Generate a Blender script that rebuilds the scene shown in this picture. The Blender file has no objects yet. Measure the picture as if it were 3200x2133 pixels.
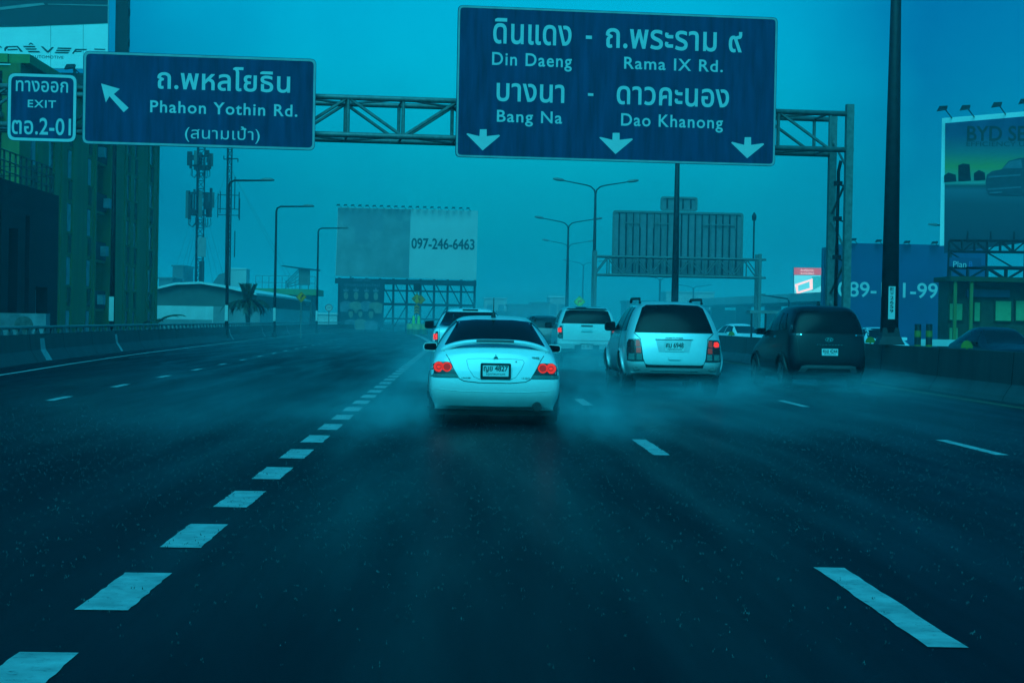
import bpy, bmesh, math, random
from mathutils import Vector, Matrix
from mathutils.bvhtree import BVHTree
from mathutils.geometry import delaunay_2d_cdt
random.seed(7)
S = bpy.context.scene
COL = S.collection
R = math.radians

# ------------------------------------------------------------------ camera
CAM_H, F_PX, CX, CY = 1.35, 70 / 36 * 3200, 1600.0, 1066.5
ROLL, YAW, PITCH = R(1.05), R(1.427), R(0.563)
cd = bpy.data.cameras.new('camera')
cam = bpy.data.objects.new('camera', cd)
COL.objects.link(cam)
cd.lens, cd.sensor_width = 70, 36
cd.clip_start, cd.clip_end = 0.1, 6000
CM = Matrix.Rotation(-YAW, 3, 'Z') @ Matrix.Rotation(math.pi / 2 - PITCH, 3, 'X') @ Matrix.Rotation(ROLL, 3, 'Z')
cam.matrix_world = Matrix.Translation((0, 0, CAM_H)) @ CM.to_4x4()
S.camera = cam

# ------------------------------------------------------------------ sky, sun, exposure
SUN_EL, SUN_AZ = 48, 190          # degrees; azimuth clockwise from +Y (the sun stands behind the camera)
world = bpy.data.worlds.new('World')
S.world = world
world.use_nodes = True
nt = world.node_tree
bg = nt.nodes['Background']
sky = nt.nodes.new('ShaderNodeTexSky')
sky.sky_type = 'NISHITA'
sky.sun_disc = False
sky.sun_elevation, sky.sun_rotation = R(SUN_EL), R(SUN_AZ)
sky.air_density, sky.dust_density, sky.ozone_density = 1.0, 3.0, 1.0
tint = nt.nodes.new('ShaderNodeMix')
tint.data_type, tint.blend_type = 'RGBA', 'MULTIPLY'
tint.inputs['Factor'].default_value = 1
tint.inputs['B'].default_value = (0.0, 0.775, 1.0, 1)
nt.links.new(sky.outputs[0], tint.inputs['A'])
# broad storm clouds: the sky itself is brightest in one gap ahead and darker, mottled round it
tc = nt.nodes.new('ShaderNodeTexCoord')
dt = nt.nodes.new('ShaderNodeVectorMath'); dt.operation = 'DOT_PRODUCT'; dt.inputs[1].default_value = Vector((.024, 1, .165)).normalized()
nt.links.new(tc.outputs['Generated'], dt.inputs[0])
cl = nt.nodes.new('ShaderNodeTexNoise'); cl.inputs['Scale'].default_value = 9; cl.inputs['Detail'].default_value = 6
nt.links.new(tc.outputs['Generated'], cl.inputs['Vector'])
ma = nt.nodes.new('ShaderNodeMath'); ma.operation = 'MULTIPLY_ADD'; ma.inputs[1].default_value = .022
nt.links.new(cl.outputs[0], ma.inputs[0]); nt.links.new(dt.outputs['Value'], ma.inputs[2])
m2 = nt.nodes.new('ShaderNodeMapRange'); m2.inputs['From Min'].default_value = .90; m2.inputs['From Max'].default_value = 1.012
nt.links.new(ma.outputs[0], m2.inputs[0])
rp = nt.nodes.new('ShaderNodeValToRGB')
e = rp.color_ramp.elements
e[0].position = 0; e[0].color = (1, 1, 1, 1); e[1].position = 1; e[1].color = (1.12, 1.12, 1.08, 1)
for p_, c_ in ((.45, (.60, .63, .75, 1)), (.80, (.28, .34, .54, 1)), (.925, (.84, .87, .92, 1))):
    q_ = e.new(p_); q_.color = c_
nt.links.new(m2.outputs[0], rp.inputs[0])
t2 = nt.nodes.new('ShaderNodeMix'); t2.data_type, t2.blend_type = 'RGBA', 'MULTIPLY'; t2.inputs['Factor'].default_value = 1
nt.links.new(tint.outputs['Result'], t2.inputs['A']); nt.links.new(rp.outputs[0], t2.inputs['B'])
nt.links.new(t2.outputs['Result'], bg.inputs['Color'])
bg.inputs['Strength'].default_value = 0.138
sd = bpy.data.lights.new('sun', 'SUN')
sun = bpy.data.objects.new('sun', sd)
COL.objects.link(sun)
sd.energy, sd.angle, sd.color = 1.7, R(40), (0.065, 0.75, 1.0)
sv = Vector((math.sin(R(SUN_AZ)) * math.cos(R(SUN_EL)), math.cos(R(SUN_AZ)) * math.cos(R(SUN_EL)), math.sin(R(SUN_EL))))
sun.rotation_euler = sv.to_track_quat('Z', 'Y').to_euler()
sun.location = sv * 100
vs = S.view_settings
vs.view_transform, vs.look, vs.exposure, vs.gamma = 'Standard', 'None', 0.0, 1.0
S.cycles.volume_bounces = 2
S.cycles.max_bounces = 8

# ------------------------------------------------------------------ measured points -> world
def ray(x, y):
    return (CM @ Vector(((x - CX) / F_PX, -(y - CY) / F_PX, -1))).normalized()
def P(p, Y):
    d = ray(*p); t = Y / d.y
    return Vector((0, 0, CAM_H)) + d * t
def Gd(p, z=0):
    d = ray(*p); t = (z - CAM_H) / d.z
    return Vector((0, 0, CAM_H)) + d * t
def D(x, y): return (x * 1.3605, y * 1.3605)
def Z1(x, y): return (x * .45347, y * .45347)
def Z2(x, y): return (1067 + x * .45347, y * .45347)
def Z3(x, y): return (2134 + x * .45342, y * .45342)
def Z4(x, y): return (x * .41451, 550 + y * .41451)
def Z8(x, y): return (2250 + x * .47835, 550 + y * .47835)
def Z9(x, y): return (2850 + x * .2551, 730 + y * .2551)

# ------------------------------------------------------------------ materials
MATS = {}
def mat(name, col, rough=.6, metal=0., spec=.5, var=.12, scale=3., bump=0., coat=0., streak=0., emit=None, estr=1.):
    if name in MATS: return MATS[name]
    m = bpy.data.materials.new(name); m.use_nodes = True
    n, l = m.node_tree.nodes, m.node_tree.links
    b = n['Principled BSDF']
    b.inputs['Roughness'].default_value = rough
    b.inputs['Metallic'].default_value = metal
    b.inputs['Specular IOR Level'].default_value = spec
    b.inputs['Coat Weight'].default_value = coat
    b.inputs['Coat Roughness'].default_value = .08
    tc = n.new('ShaderNodeTexCoord')
    nz = n.new('ShaderNodeTexNoise'); nz.inputs['Scale'].default_value = scale
    nz.inputs['Detail'].default_value = 6; nz.inputs['Roughness'].default_value = .6
    mp = n.new('ShaderNodeMapping')
    if streak: mp.inputs['Scale'].default_value = (1, 1, streak)
    l.new(tc.outputs['Object'], mp.inputs['Vector']); l.new(mp.outputs[0], nz.inputs['Vector'])
    rp = n.new('ShaderNodeValToRGB')
    lo = tuple(c * (1 - var * 1.6) for c in col); hi = tuple(min(1, c * (1 + var)) for c in col)
    rp.color_ramp.elements[0].position = .3; rp.color_ramp.elements[0].color = (*lo, 1)
    rp.color_ramp.elements[1].position = .7; rp.color_ramp.elements[1].color = (*hi, 1)
    l.new(nz.outputs[0], rp.inputs[0]); l.new(rp.outputs[0], b.inputs['Base Color'])
    if bump:
        bn = n.new('ShaderNodeBump'); bn.inputs['Strength'].default_value = bump; bn.inputs['Distance'].default_value = .02
        l.new(nz.outputs[0], bn.inputs['Height']); l.new(bn.outputs[0], b.inputs['Normal'])
    if emit:
        b.inputs['Emission Color'].default_value = (*emit, 1); b.inputs['Emission Strength'].default_value = estr
    MATS[name] = m
    return m

def m_road():
    m = bpy.data.materials.new('wet_asphalt'); m.use_nodes = True
    n, l = m.node_tree.nodes, m.node_tree.links
    b = n['Principled BSDF']
    tc = n.new('ShaderNodeTexCoord')
    def noise(sc, det, vec=(1, 1, 1)):
        mp = n.new('ShaderNodeMapping'); mp.inputs['Scale'].default_value = vec
        z = n.new('ShaderNodeTexNoise'); z.inputs['Scale'].default_value = sc; z.inputs['Detail'].default_value = det
        l.new(tc.outputs['Object'], mp.inputs[0]); l.new(mp.outputs[0], z.inputs['Vector'])
        return z.outputs[0]
    big = noise(.35, 4, (1, .12, 1)); mid = noise(1.0, 8, (1.5, .10, 1)); fine = noise(70, 4)
    rp = n.new('ShaderNodeValToRGB')
    rp.color_ramp.elements[0].position = .35; rp.color_ramp.elements[0].color = (.002, .004, .008, 1)
    rp.color_ramp.elements[1].position = .68; rp.color_ramp.elements[1].color = (.008, .011, .015, 1)
    l.new(big, rp.inputs[0])
    mx = n.new('ShaderNodeMix'); mx.data_type, mx.blend_type = 'RGBA', 'OVERLAY'; mx.inputs['Factor'].default_value = .7
    l.new(rp.outputs[0], mx.inputs['A']); l.new(fine, mx.inputs['B']); l.new(mx.outputs['Result'], b.inputs['Base Color'])
    mr = n.new('ShaderNodeMapRange'); mr.inputs['To Min'].default_value = .30; mr.inputs['To Max'].default_value = .45
    mr.inputs['From Min'].default_value = .35; mr.inputs['From Max'].default_value = .65
    l.new(mid, mr.inputs[0]); l.new(mr.outputs[0], b.inputs['Roughness'])
    ad = n.new('ShaderNodeMath'); ad.operation = 'MULTIPLY_ADD'; ad.inputs[1].default_value = .0; l.new(mid, ad.inputs[0]); l.new(fine, ad.inputs[2])
    bn = n.new('ShaderNodeBump'); bn.inputs['Strength'].default_value = .22; bn.inputs['Distance'].default_value = .003
    l.new(ad.outputs[0], bn.inputs['Height']); l.new(bn.outputs[0], b.inputs['Normal'])
    b.inputs['Specular IOR Level'].default_value = .011
    return m

WHITE = mat('white_car_paint', (.80, .80, .80), .30, coat=.8, var=.05, scale=2)
SILVER = mat('silver_car_paint', (.52, .55, .56), .34, metal=.35, coat=.6, var=.04)
BLACKP = mat('dark_car_paint', (.004, .006, .011), .35, spec=.3, coat=.12, var=.1)
NAVYP = mat('grey_dark_car_paint', (.03, .035, .04), .35, coat=.5, var=.1)
GLASS = mat('tinted_car_glass', (.004, .006, .009), .16, spec=.10, var=.05)
TRIM = mat('black_plastic', (.014, .015, .017), .5, var=.15)
RUBBER = mat('tyre_rubber', (.012, .012, .013), .75, var=.2, scale=12)
ALLOY = mat('wheel_alloy', (.10, .11, .12), .45, metal=.4)
PLATE = mat('plate_white', (.75, .76, .75), .35, var=.03)
INK = mat('plate_ink', (.012, .012, .014), .5, var=.1)
CHROME = mat('chrome', (.7, .72, .74), .18, metal=1., var=.03)
REDLENS = mat('red_lens', (.30, .012, .008), .2, var=.1)
CLEARLENS = mat('clear_lens', (.10, .16, .15), .15, var=.2, scale=20)
REDLIT = mat('lit_tail_lamp', (.5, .02, .01), .3, emit=(1.0, .022, .010), estr=1.0)
REDDIM = mat('dim_tail_lamp', (.4, .015, .01), .3, emit=(1.0, .015, .008), estr=.22)
ROAD = m_road()
GROUND = mat('wet_ground', (.045, .05, .05), .55, var=.3, scale=.3)
def m_paint():
    m = mat('road_paint', (.36, .38, .38), .5, var=.25, scale=5)
    n, l = m.node_tree.nodes, m.node_tree.links; b = n['Principled BSDF']; old = b.inputs['Base Color'].links[0].from_socket
    tc = n.new('ShaderNodeTexCoord'); z = n.new('ShaderNodeTexNoise'); z.inputs['Scale'].default_value = 16; z.inputs['Detail'].default_value = 8; z.inputs['Roughness'].default_value = .75
    l.new(tc.outputs['Object'], z.inputs['Vector'])
    r = n.new('ShaderNodeMapRange'); r.inputs['From Min'].default_value = .56; r.inputs['From Max'].default_value = .68; l.new(z.outputs[0], r.inputs[0])
    x = n.new('ShaderNodeMix'); x.data_type = 'RGBA'; x.inputs['B'].default_value = (.03, .035, .04, 1)
    l.new(r.outputs[0], x.inputs['Factor']); l.new(old, x.inputs['A']); l.new(x.outputs['Result'], b.inputs['Base Color'])
    return m
PAINTL = m_paint()
PAINTY = mat('yellow_road_paint', (.10, .08, .01), .5, var=.4, scale=5)
SIGNBORD = mat('dull_sign_border', (.34, .37, .37), .5, var=.1)
BOARDF = mat('faded_white_vinyl', (.42, .46, .46), .55, var=.05, scale=.4)
CONC = mat('wet_concrete', (.030, .034, .036), .6, var=.35, scale=1.6, bump=.2, streak=.3)
CONCD = mat('dark_wet_concrete', (.03, .033, .035), .65, var=.35, scale=1.2, bump=.2, streak=.3)
STEEL = mat('galvanised_steel', (.16, .18, .18), .5, metal=.2, var=.2, scale=8)
STEELD = mat('dark_steel', (.018, .020, .026), .55, metal=.1, spec=.3, var=.25, scale=6)
SIGNB = mat('sign_sheeting_blue', (.008, .042, .112), .5, spec=.10, var=.28, scale=6, streak=.10)
SIGNW = mat('sign_white_sheeting', (.56, .58, .57), .5, var=.04)
SIGNBACK = mat('sign_back_aluminium', (.16, .19, .21), .5, metal=.2, var=.12, scale=2)
ORANGE = mat('orange_sign_sheeting', (1.0, .27, .0), .5, var=.04)
YGREEN = mat('yellow_green_plastic', (.18, .18, .012), .5, var=.2)
BOARDW = mat('white_billboard_vinyl', (.72, .74, .74), .55, var=.05, scale=.6)
BOARDG = mat('grey_billboard_vinyl', (.19, .22, .23), .55, var=.2, scale=.5)
BOARDGD = mat('dark_grey_billboard_vinyl', (.16, .19, .21), .55, var=.12, scale=.5)
BOARDB = mat('blue_billboard_vinyl', (.012, .05, .15), .5, var=.12, scale=.4)
POSTER = mat('dark_poster_vinyl', (.005, .018, .032), .5, var=.15, scale=.7)
SKIN = mat('poster_print_pale', (.20, .19, .15), .5, var=.25, scale=1.5)
DRESS = mat('poster_print_blue', (.12, .16, .20), .5, var=.3, scale=1.5)
OLIVE = mat('olive_green_wall', (.12, .15, .030), .7, var=.22, scale=.8, streak=.2)
OLIVED = mat('dark_olive_panel', (.028, .036, .006), .7, var=.2, scale=1)
GREENT = mat('green_trim', (.11, .20, .04), .6, var=.15)
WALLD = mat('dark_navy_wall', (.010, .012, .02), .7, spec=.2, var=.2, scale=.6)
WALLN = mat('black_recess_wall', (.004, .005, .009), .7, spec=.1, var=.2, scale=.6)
WINDOW = mat('building_window_glass', (.10, .15, .20), .2, var=.6, scale=.8)
CURTAIN = mat('window_curtain', (.26, .32, .36), .7, var=.3, scale=1.5)
SHEDW = mat('white_shed_cladding', (.50, .52, .52), .6, var=.1, scale=1.2)
SHEDG = mat('teal_shed_cladding', (.075, .10, .095), .6, var=.15, scale=1)
ROOFL = mat('pale_metal_roof', (.62, .64, .64), .35, var=.1)
FAR = mat('far_building_wall', (.10, .115, .12), .8, var=.25, scale=.15)
FARP = mat('far_pale_wall', (.40, .42, .42), .8, var=.2, scale=.15)
PALM = mat('palm_frond', (.030, .05, .022), .5, var=.4, scale=4)
BARK = mat('palm_bark', (.06, .05, .035), .8, var=.4, scale=6)

# ------------------------------------------------------------------ mesh building
class MB:
    def __init__(s): s.v, s.f = [], []
    def add(s, vs, fs):
        o = len(s.v); s.v += [tuple(x) for x in vs]; s.f += [tuple(i + o for i in f) for f in fs]; return s
    def box(s, a, b):
        (x0, y0, z0), (x1, y1, z1) = a, b
        return s.add([(x0,y0,z0),(x1,y0,z0),(x1,y1,z0),(x0,y1,z0),(x0,y0,z1),(x1,y0,z1),(x1,y1,z1),(x0,y1,z1)],
                     [(0,3,2,1),(4,5,6,7),(0,1,5,4),(1,2,6,5),(2,3,7,6),(3,0,4,7)])
    def tube(s, pts, r, n=8, caps=True, sq=False):
        pts = [Vector(p) for p in pts]
        rs = r if isinstance(r, (list, tuple)) else [r] * len(pts)
        vs, fs = [], []
        for i, p in enumerate(pts):
            t = (pts[min(i + 1, len(pts) - 1)] - pts[max(i - 1, 0)])
            t = t.normalized() if t.length > 1e-9 else Vector((0, 0, 1))
            a = t.cross(Vector((0, 1, 0)) if abs(t.y) < .9 else Vector((1, 0, 0))).normalized(); b = t.cross(a)
            for k in range(n):
                w = 2 * math.pi * (k + (.5 if sq else 0)) / n
                vs.append(p + (a * math.cos(w) + b * math.sin(w)) * rs[i])
        for i in range(len(pts) - 1):
            for k in range(n):
                fs.append((i*n+k, i*n+(k+1)%n, (i+1)*n+(k+1)%n, (i+1)*n+k))
        if caps: fs += [tuple(range(n - 1, -1, -1)), tuple((len(pts)-1)*n+k for k in range(n))]
        return s.add(vs, fs)
    def prism(s, poly, y0, y1):          # polygon in (x,z), extruded along y
        n = len(poly); vs = [(x, y0, z) for x, z in poly] + [(x, y1, z) for x, z in poly]
        return s.add(vs, [tuple(range(n)), tuple(range(2*n-1, n-1, -1))] + [((i+1)%n, i, i+n, (i+1)%n+n) for i in range(n)])
    def sweep(s, prof, path):            # profile (offset to the side, z) along ground path (x,y)
        n, vs, fs = len(prof), [], []
        for i, p in enumerate(path):
            a, b = Vector(path[max(i-1, 0)][:2]), Vector(path[min(i+1, len(path)-1)][:2])
            t = (b - a).normalized(); nx = Vector((t.y, -t.x))
            for o, z in prof: vs.append((p[0] + nx.x*o, p[1] + nx.y*o, z))
        for i in range(len(path) - 1):
            for k in range(n): fs.append((i*n+k, i*n+(k+1)%n, (i+1)*n+(k+1)%n, (i+1)*n+k))
        fs += [tuple(range(n)), tuple((len(path)-1)*n+k for k in range(n-1, -1, -1))]
        return s.add(vs, fs)
    def build(s, name, m, parent=None, smooth=False, loc=None):
        me = bpy.data.meshes.new(name); me.from_pydata(s.v, [], s.f); me.materials.append(m)
        bm = bmesh.new(); bm.from_mesh(me); bmesh.ops.recalc_face_normals(bm, faces=bm.faces); bm.to_mesh(me); bm.free()
        if smooth: me.shade_smooth()
        o = bpy.data.objects.new(name, me); COL.objects.link(o)
        if parent is not None: o.parent = parent
        if loc is not None: o.location = loc
        return o

def tag(o, label=None, cat=None, group=None, kind=None):
    if label: o['label'] = label
    if cat: o['category'] = cat
    if group: o['group'] = group
    if kind: o['kind'] = kind
    return o
def thing(name, label, cat, loc=(0, 0, 0), rz=0., group=None):
    o = bpy.data.objects.new(name, None); COL.objects.link(o); o.empty_display_size = .3
    o.location = loc; o.rotation_euler = (0, 0, rz)
    return tag(o, label, cat, group)
def copy_tree(o, parent=None):
    c = o.copy(); COL.objects.link(c)
    if parent is not None: c.parent = parent
    for ch in [x for x in list(COL.objects) if x.parent == o]: copy_tree(ch, c)
    return c

_tx = {}
def text2d(body, bold=0., gap=1.):
    """outlines of a line of text filled by winding number (clean, no overlaps), scaled to the unit box"""
    k = (body, bold, gap)
    if k in _tx: return _tx[k]
    cu = bpy.data.curves.new('t', 'FONT'); cu.body = body; cu.resolution_u = 4
    cu.dimensions = '2D'; cu.fill_mode = 'NONE'; cu.space_character = gap
    o = bpy.data.objects.new('t', cu); COL.objects.link(o)
    me = bpy.data.meshes.new_from_object(o.evaluated_get(bpy.context.evaluated_depsgraph_get()))
    pv = [(v.co.x, v.co.y) for v in me.vertices]; nx = {}
    adj = {}
    for e in me.edges:
        a, c = e.vertices; adj.setdefault(a, []).append(c); adj.setdefault(c, []).append(a)
    bpy.data.objects.remove(o); bpy.data.curves.remove(cu); bpy.data.meshes.remove(me)
    loops, seen = [], set()
    for i in range(len(pv)):
        if i in seen or i not in adj: continue
        lp, prev, cur = [i], None, i; seen.add(i)
        while True:
            cand = [q for q in adj[cur] if q not in seen]
            if not cand: break
            q = min(cand, key=lambda t: abs(t - cur)); seen.add(q); lp.append(q); cur = q
        if len(lp) > 2: loops.append([pv[q] for q in lp])
    # group the contours glyph by glyph (overlapping boxes) and fill each group
    bxs = [(min(p[0] for p in l), max(p[0] for p in l), min(p[1] for p in l), max(p[1] for p in l)) for l in loops]
    grp = list(range(len(loops)))
    def find(a):
        while grp[a] != a: a = grp[a]
        return a
    for a in range(len(loops)):
        for c in range(a):
            A, B = bxs[a], bxs[c]
            if A[0] <= B[1] and B[0] <= A[1] and A[2] <= B[3] and B[2] <= A[3]: grp[find(a)] = find(c)
    vs, fs = [], []
    for g in set(find(a) for a in range(len(loops))):
        ls = [loops[a] for a in range(len(loops)) if find(a) == g]
        if bold:                         # thicken the strokes: move every outline point outwards
            big = max(ls, key=lambda l: (max(p[0] for p in l)-min(p[0] for p in l))*(max(p[1] for p in l)-min(p[1] for p in l)))
            sg = 1 if sum(big[q-1][0]*big[q][1]-big[q][0]*big[q-1][1] for q in range(len(big))) > 0 else -1
            new = []
            for l in ls:
                l = [p for q, p in enumerate(l) if (Vector(p)-Vector(l[q-1])).length > 1e-4]; w = []
                for q, p in enumerate(l):
                    p = Vector(p); a = (p-Vector(l[q-1])).normalized(); c = (Vector(l[(q+1) % len(l)])-p).normalized()
                    na, nc = Vector((a.y, -a.x)), Vector((c.y, -c.x)); h = na + nc
                    w.append(tuple(p + h*(sg*bold/max(.45, 1+na.dot(nc)))))
                new.append(w)
            ls = new
        co, ed = [], []
        for l in ls:
            n0 = len(co); co += [Vector(p) for p in l]; ed += [(n0+i, n0+(i+1) % len(l)) for i in range(len(l))]
        v2, _, f2, *_ = delaunay_2d_cdt(co, ed, [], 0, 1e-5)
        o0 = len(vs); vs += [(v.x, v.y) for v in v2]
        for f in f2:
            cx = sum(v2[q].x for q in f)/len(f); cy = sum(v2[q].y for q in f)/len(f); w = 0
            for l in ls:
                for i in range(len(l)):
                    (x0, y0), (x1, y1) = l[i-1], l[i]
                    if (y0 > cy) != (y1 > cy) and cx < x0 + (cy-y0)*(x1-x0)/(y1-y0): w += 1 if y1 > y0 else -1
            if w: fs.append(tuple(q + o0 for q in f))
    x0, x1 = min(v[0] for v in vs), max(v[0] for v in vs); y0, y1 = min(v[1] for v in vs), max(v[1] for v in vs)
    vs = [((x - x0) / (x1 - x0), (y - y0) / (y1 - y0)) for x, y in vs]
    _tx[k] = (vs, fs); return _tx[k]
def lettering(body, box, off, m, parent, name='lettering', bold=.012, lift=0., gap=1.):
    """text fitted into the local box (u0,v0,u1,v1) of a board whose face is local y = -off"""
    vs, fs = text2d(body, bold, gap)
    u0, v0, u1, v1 = box
    me = bpy.data.meshes.new(name); me.from_pydata([(u0 + x*(u1-u0), -off, v0 + y*(v1-v0)) for x, y in vs], [], fs); me.materials.append(m)
    o = bpy.data.objects.new(name, me); COL.objects.link(o); o.parent = parent
    return o

class Plane:
    """an upright plane through q, its local x turned by ang from +X; sizes read from the photo's pixels"""
    def __init__(s, q, ang=0.):
        s.q, s.a = Vector(q), ang; s.d = Vector((math.cos(ang), math.sin(ang), 0)); s.n = Vector((math.sin(ang), -math.cos(ang), 0))
    def uv(s, p):
        d = ray(*p); c = Vector((0, 0, CAM_H)); t = (s.q - c).dot(s.n) / d.dot(s.n); w = c + d*t - s.q
        return (w.dot(s.d), w.z)
    def poly(s, pts): return [s.uv(p) for p in pts]
    def box(s, a, b, fn=None):
        if fn: a, b = fn(*a), fn(*b)
        my, mx = (a[1]+b[1])/2, (a[0]+b[0])/2
        return (s.uv((a[0], my))[0], s.uv((mx, b[1]))[1], s.uv((b[0], my))[0], s.uv((mx, a[1]))[1])

def rounded(pts, r, n=4):
    out = []
    for i, p in enumerate(pts):
        p = Vector(p); a = (Vector(pts[i-1]) - p).normalized(); b = (Vector(pts[(i+1) % len(pts)]) - p).normalized()
        for k in range(n + 1):
            t = k / n; out.append(tuple(p + a*r*(1-t)**2 + b*r*t*t))
    return out
def inset(pts, d):
    out = []; n = len(pts)
    cx = sum(p[0] for p in pts)/n; cy = sum(p[1] for p in pts)/n
    for i, p in enumerate(pts):
        p = Vector(p); a = (p - Vector(pts[i-1])).normalized(); b = (Vector(pts[(i+1) % n]) - p).normalized()
        na, nb = Vector((-a.y, a.x)), Vector((-b.y, b.x))
        if na.dot(Vector((cx, cy)) - p) < 0: na = -na
        if nb.dot(Vector((cx, cy)) - p) < 0: nb = -nb
        h = (na + nb); out.append(tuple(p + h * (d / max(.3, 1 + na.dot(nb)))))
    return out
def ring(outer, inner, y0, y1):
    n = len(outer); b = MB()
    b.add([(x, y0, z) for x, z in outer] + [(x, y0, z) for x, z in inner] + [(x, y1, z) for x, z in outer] + [(x, y1, z) for x, z in inner],
          [f for i in range(n) for j in [(i+1) % n] for f in ((i, j, n+j, n+i), (2*n+j, 2*n+i, 3*n+i, 3*n+j), (i, 2*n+i, 2*n+j, j), (n+i, n+j, 3*n+j, 3*n+i))])
    return b
# ------------------------------------------------------------------ ground, roads, markings
def strip(name, m, left, right, z, kind='structure', parent=None):
    vs = [(x, y, z) for x, y in left] + [(x, y, z) for x, y in right]; n = len(left)
    o = MB().add(vs, [(i, i+1, n+i+1, n+i) for i in range(n-1)]).build(name, m, parent)
    return tag(o, kind=kind)
def bend(y): return max(0, y - 200) ** 2 / 1700.
YS = [-30, 0, 30, 60, 90, 120, 160, 200, 230, 260, 290, 330, 380, 440, 520, 620]
tag(MB().add([(-2400, -2400, -.06), (2400, -2400, -.06), (2400, 2400, -.06), (-2400, 2400, -.06)], [(0, 1, 2, 3)]).build('ground', GROUND), kind='structure')
strip('road', ROAD, [(-16, y) for y in YS], [(10.6 + bend(y), y) for y in YS], 0)
strip('opposite_road', ROAD, [(11.2 + bend(y), y) for y in YS], [(48 + bend(y), y) for y in YS], .004)

def dashes(X, w, first, length, period, n, name='lane_marking'):
    b = MB()
    for k in range(n):
        y0 = first + k*period; y1 = y0 + length; x0, x1 = X(y0), X(y1)
        jr = random.Random(k*7+int(w*100)); n = 14 if y0 < 40 else 2; lf, rg = [], []
        for i in range(n+1):        # worn, slightly ragged paint edges
            yy = y0 + (y1-y0)*i/n; xx = x0 + (x1-x0)*i/n; j = lambda: (jr.random()-.5)*.011*(n > 2)
            lf.append((xx-w/2+j(), yy + (j() if i in (0, n) else 0), .0035)); rg.append((xx+w/2+j(), yy + (j() if i in (0, n) else 0), .0035))
        b.add(lf + rg, [(i, i+1, n+i+2, n+i+1) for i in range(n)])
    return tag(b.build(name, PAINTL), kind='structure')
def gx(pts):       # straight line fitted through measured ground points: X as a function of Y
    g = [Gd(D(*p)) for p in pts]; n = len(g); my = sum(p.y for p in g)/n; mx = sum(p.x for p in g)/n
    k = sum((p.y-my)*(p.x-mx) for p in g) / sum((p.y-my)**2 for p in g)
    return lambda y: mx + k*(y-my)
XL = gx([(287, 1358), (553, 1147), (725, 1007), (810, 940)])
XR = gx([(2040, 1395), (1495, 1028), (1342, 925)])
XR2 = gx([(2230, 1027), (1815, 925)])
ya, yb = Gd(D(290, 1402)).y, Gd(D(290, 1315)).y
yc = Gd(D(445, 1258)).y
dashes(XL, .24, ya - (yc-ya), yb - ya, yc - ya, 62)
y1 = Gd(D(2170, 1487)).y; y2 = Gd(D(1500, 1045)).y
dashes(XR, .17, y1, Gd(D(1905, 1304)).y - y1, y2 - y1, 15)
y3 = Gd(D(2310, 1045)).y
dashes(XR2, .14, y3 - (y2-y1), 2.75, y2 - y1, 14)
XE = gx([(142, 914), (287, 883), (455, 848)])
dashes(XE, .14, Gd(D(142, 914)).y - 1 - 12.4, 1.7, 6.2, 20)
LB = [(-9.2, -10), (-9.9, 20), (-10.9, 42), (-11.75, 57), (-12.4, 72.6), (-12.9, 95), (-13.3, 116), (-13.8, 150), (-14.0, 185), (-12.6, 222), (-9.0, 262), (-3, 300), (8, 345)]
def lb(y):
    for a, b in zip(LB, LB[1:]):
        if a[1] <= y <= b[1]: return a[0] + (b[0]-a[0])*(y-a[1])/(b[1]-a[1])
    return LB[-1][0]
EL = [(lb(y) + 1.05 + .0045*max(0, 110-y)*0, y) for y in range(-10, 300, 8)]
strip('edge_line', PAINTL, [(x-.06, y) for x, y in EL], [(x+.06, y) for x, y in EL], .006)
RE = list(range(-10, 330, 10))
strip('edge_line', PAINTY, [(9.75 + bend(y), y) for y in RE], [(9.9 + bend(y), y) for y in RE], .006)
GO = [(-1.9, 120), (-2.9, 150), (-4.2, 180), (-4.8, 190)]
strip('gore_line', PAINTL, [(x-.15, y) for x, y in GO], [(x+.15, y) for x, y in GO], .010)
GO2 = [(-1.0, 140), (-1.9, 165), (-3.4, 185), (-4.0, 192)]
strip('gore_line', PAINTL, [(x-.15, y) for x, y in GO2], [(x+.15, y) for x, y in GO2], .010)

# ------------------------------------------------------------------ concrete barriers
t = thing('concrete_barrier', 'wet grey concrete barrier with steel rail and white painted stripes, edging the exit lane', 'barrier', (LB[3][0], LB[3][1], 0))
ox, oy = LB[3]
prof = [(0, 0), (-.06, .10), (-.20, .32), (-.26, .76), (-.46, .76), (-.52, .32), (-.66, .10), (-.72, 0)]
MB().sweep(prof, [(x-ox, y-oy) for x, y in LB]).build('barrier_wall', CONCD, t)
MB().tube([(x-.36-ox, y-oy, .95) for x, y in LB], .045, 6).build('rail', STEEL, t)
b = MB()
y = 30.
while y < 150:
    x = lb(y) - .36 - ox
    if True:
        b = MB(); b.add([(x-.03, y-.28-oy, .762), (x+.03, y-.28-oy, .762), (x+.03, y+.28-oy, .762), (x-.03, y+.28-oy, .762),
               (x-.03, y-.08-oy, .93), (x+.03, y-.08-oy, .93), (x+.03, y+.08-oy, .93), (x-.03, y+.08-oy, .93)],
              [(0,3,2,1),(4,5,6,7),(0,1,5,4),(1,2,6,5),(2,3,7,6),(3,0,4,7)])
    b.build('rail_bracket', STEEL, t)
    y += 1.5
for yy in (57, 73, 116, 138, 160):
    b = MB(); w = .40 if yy < 60 else .22
    x = lb(yy) - ox
    pr = [(.012, .02), (-.045, .11), (-.185, .325), (-.235, .64)]
    vs = []
    for o, z in pr:
        k = (o - .012) * .25
        vs += [(x+o, yy-w-oy, z), (x+o, yy+w-oy, z)]
    b.add(vs, [(2*i, 2*i+1, 2*i+3, 2*i+2) for i in range(3)])
    b.build('painted_stripe', PAINTL, t)
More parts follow.
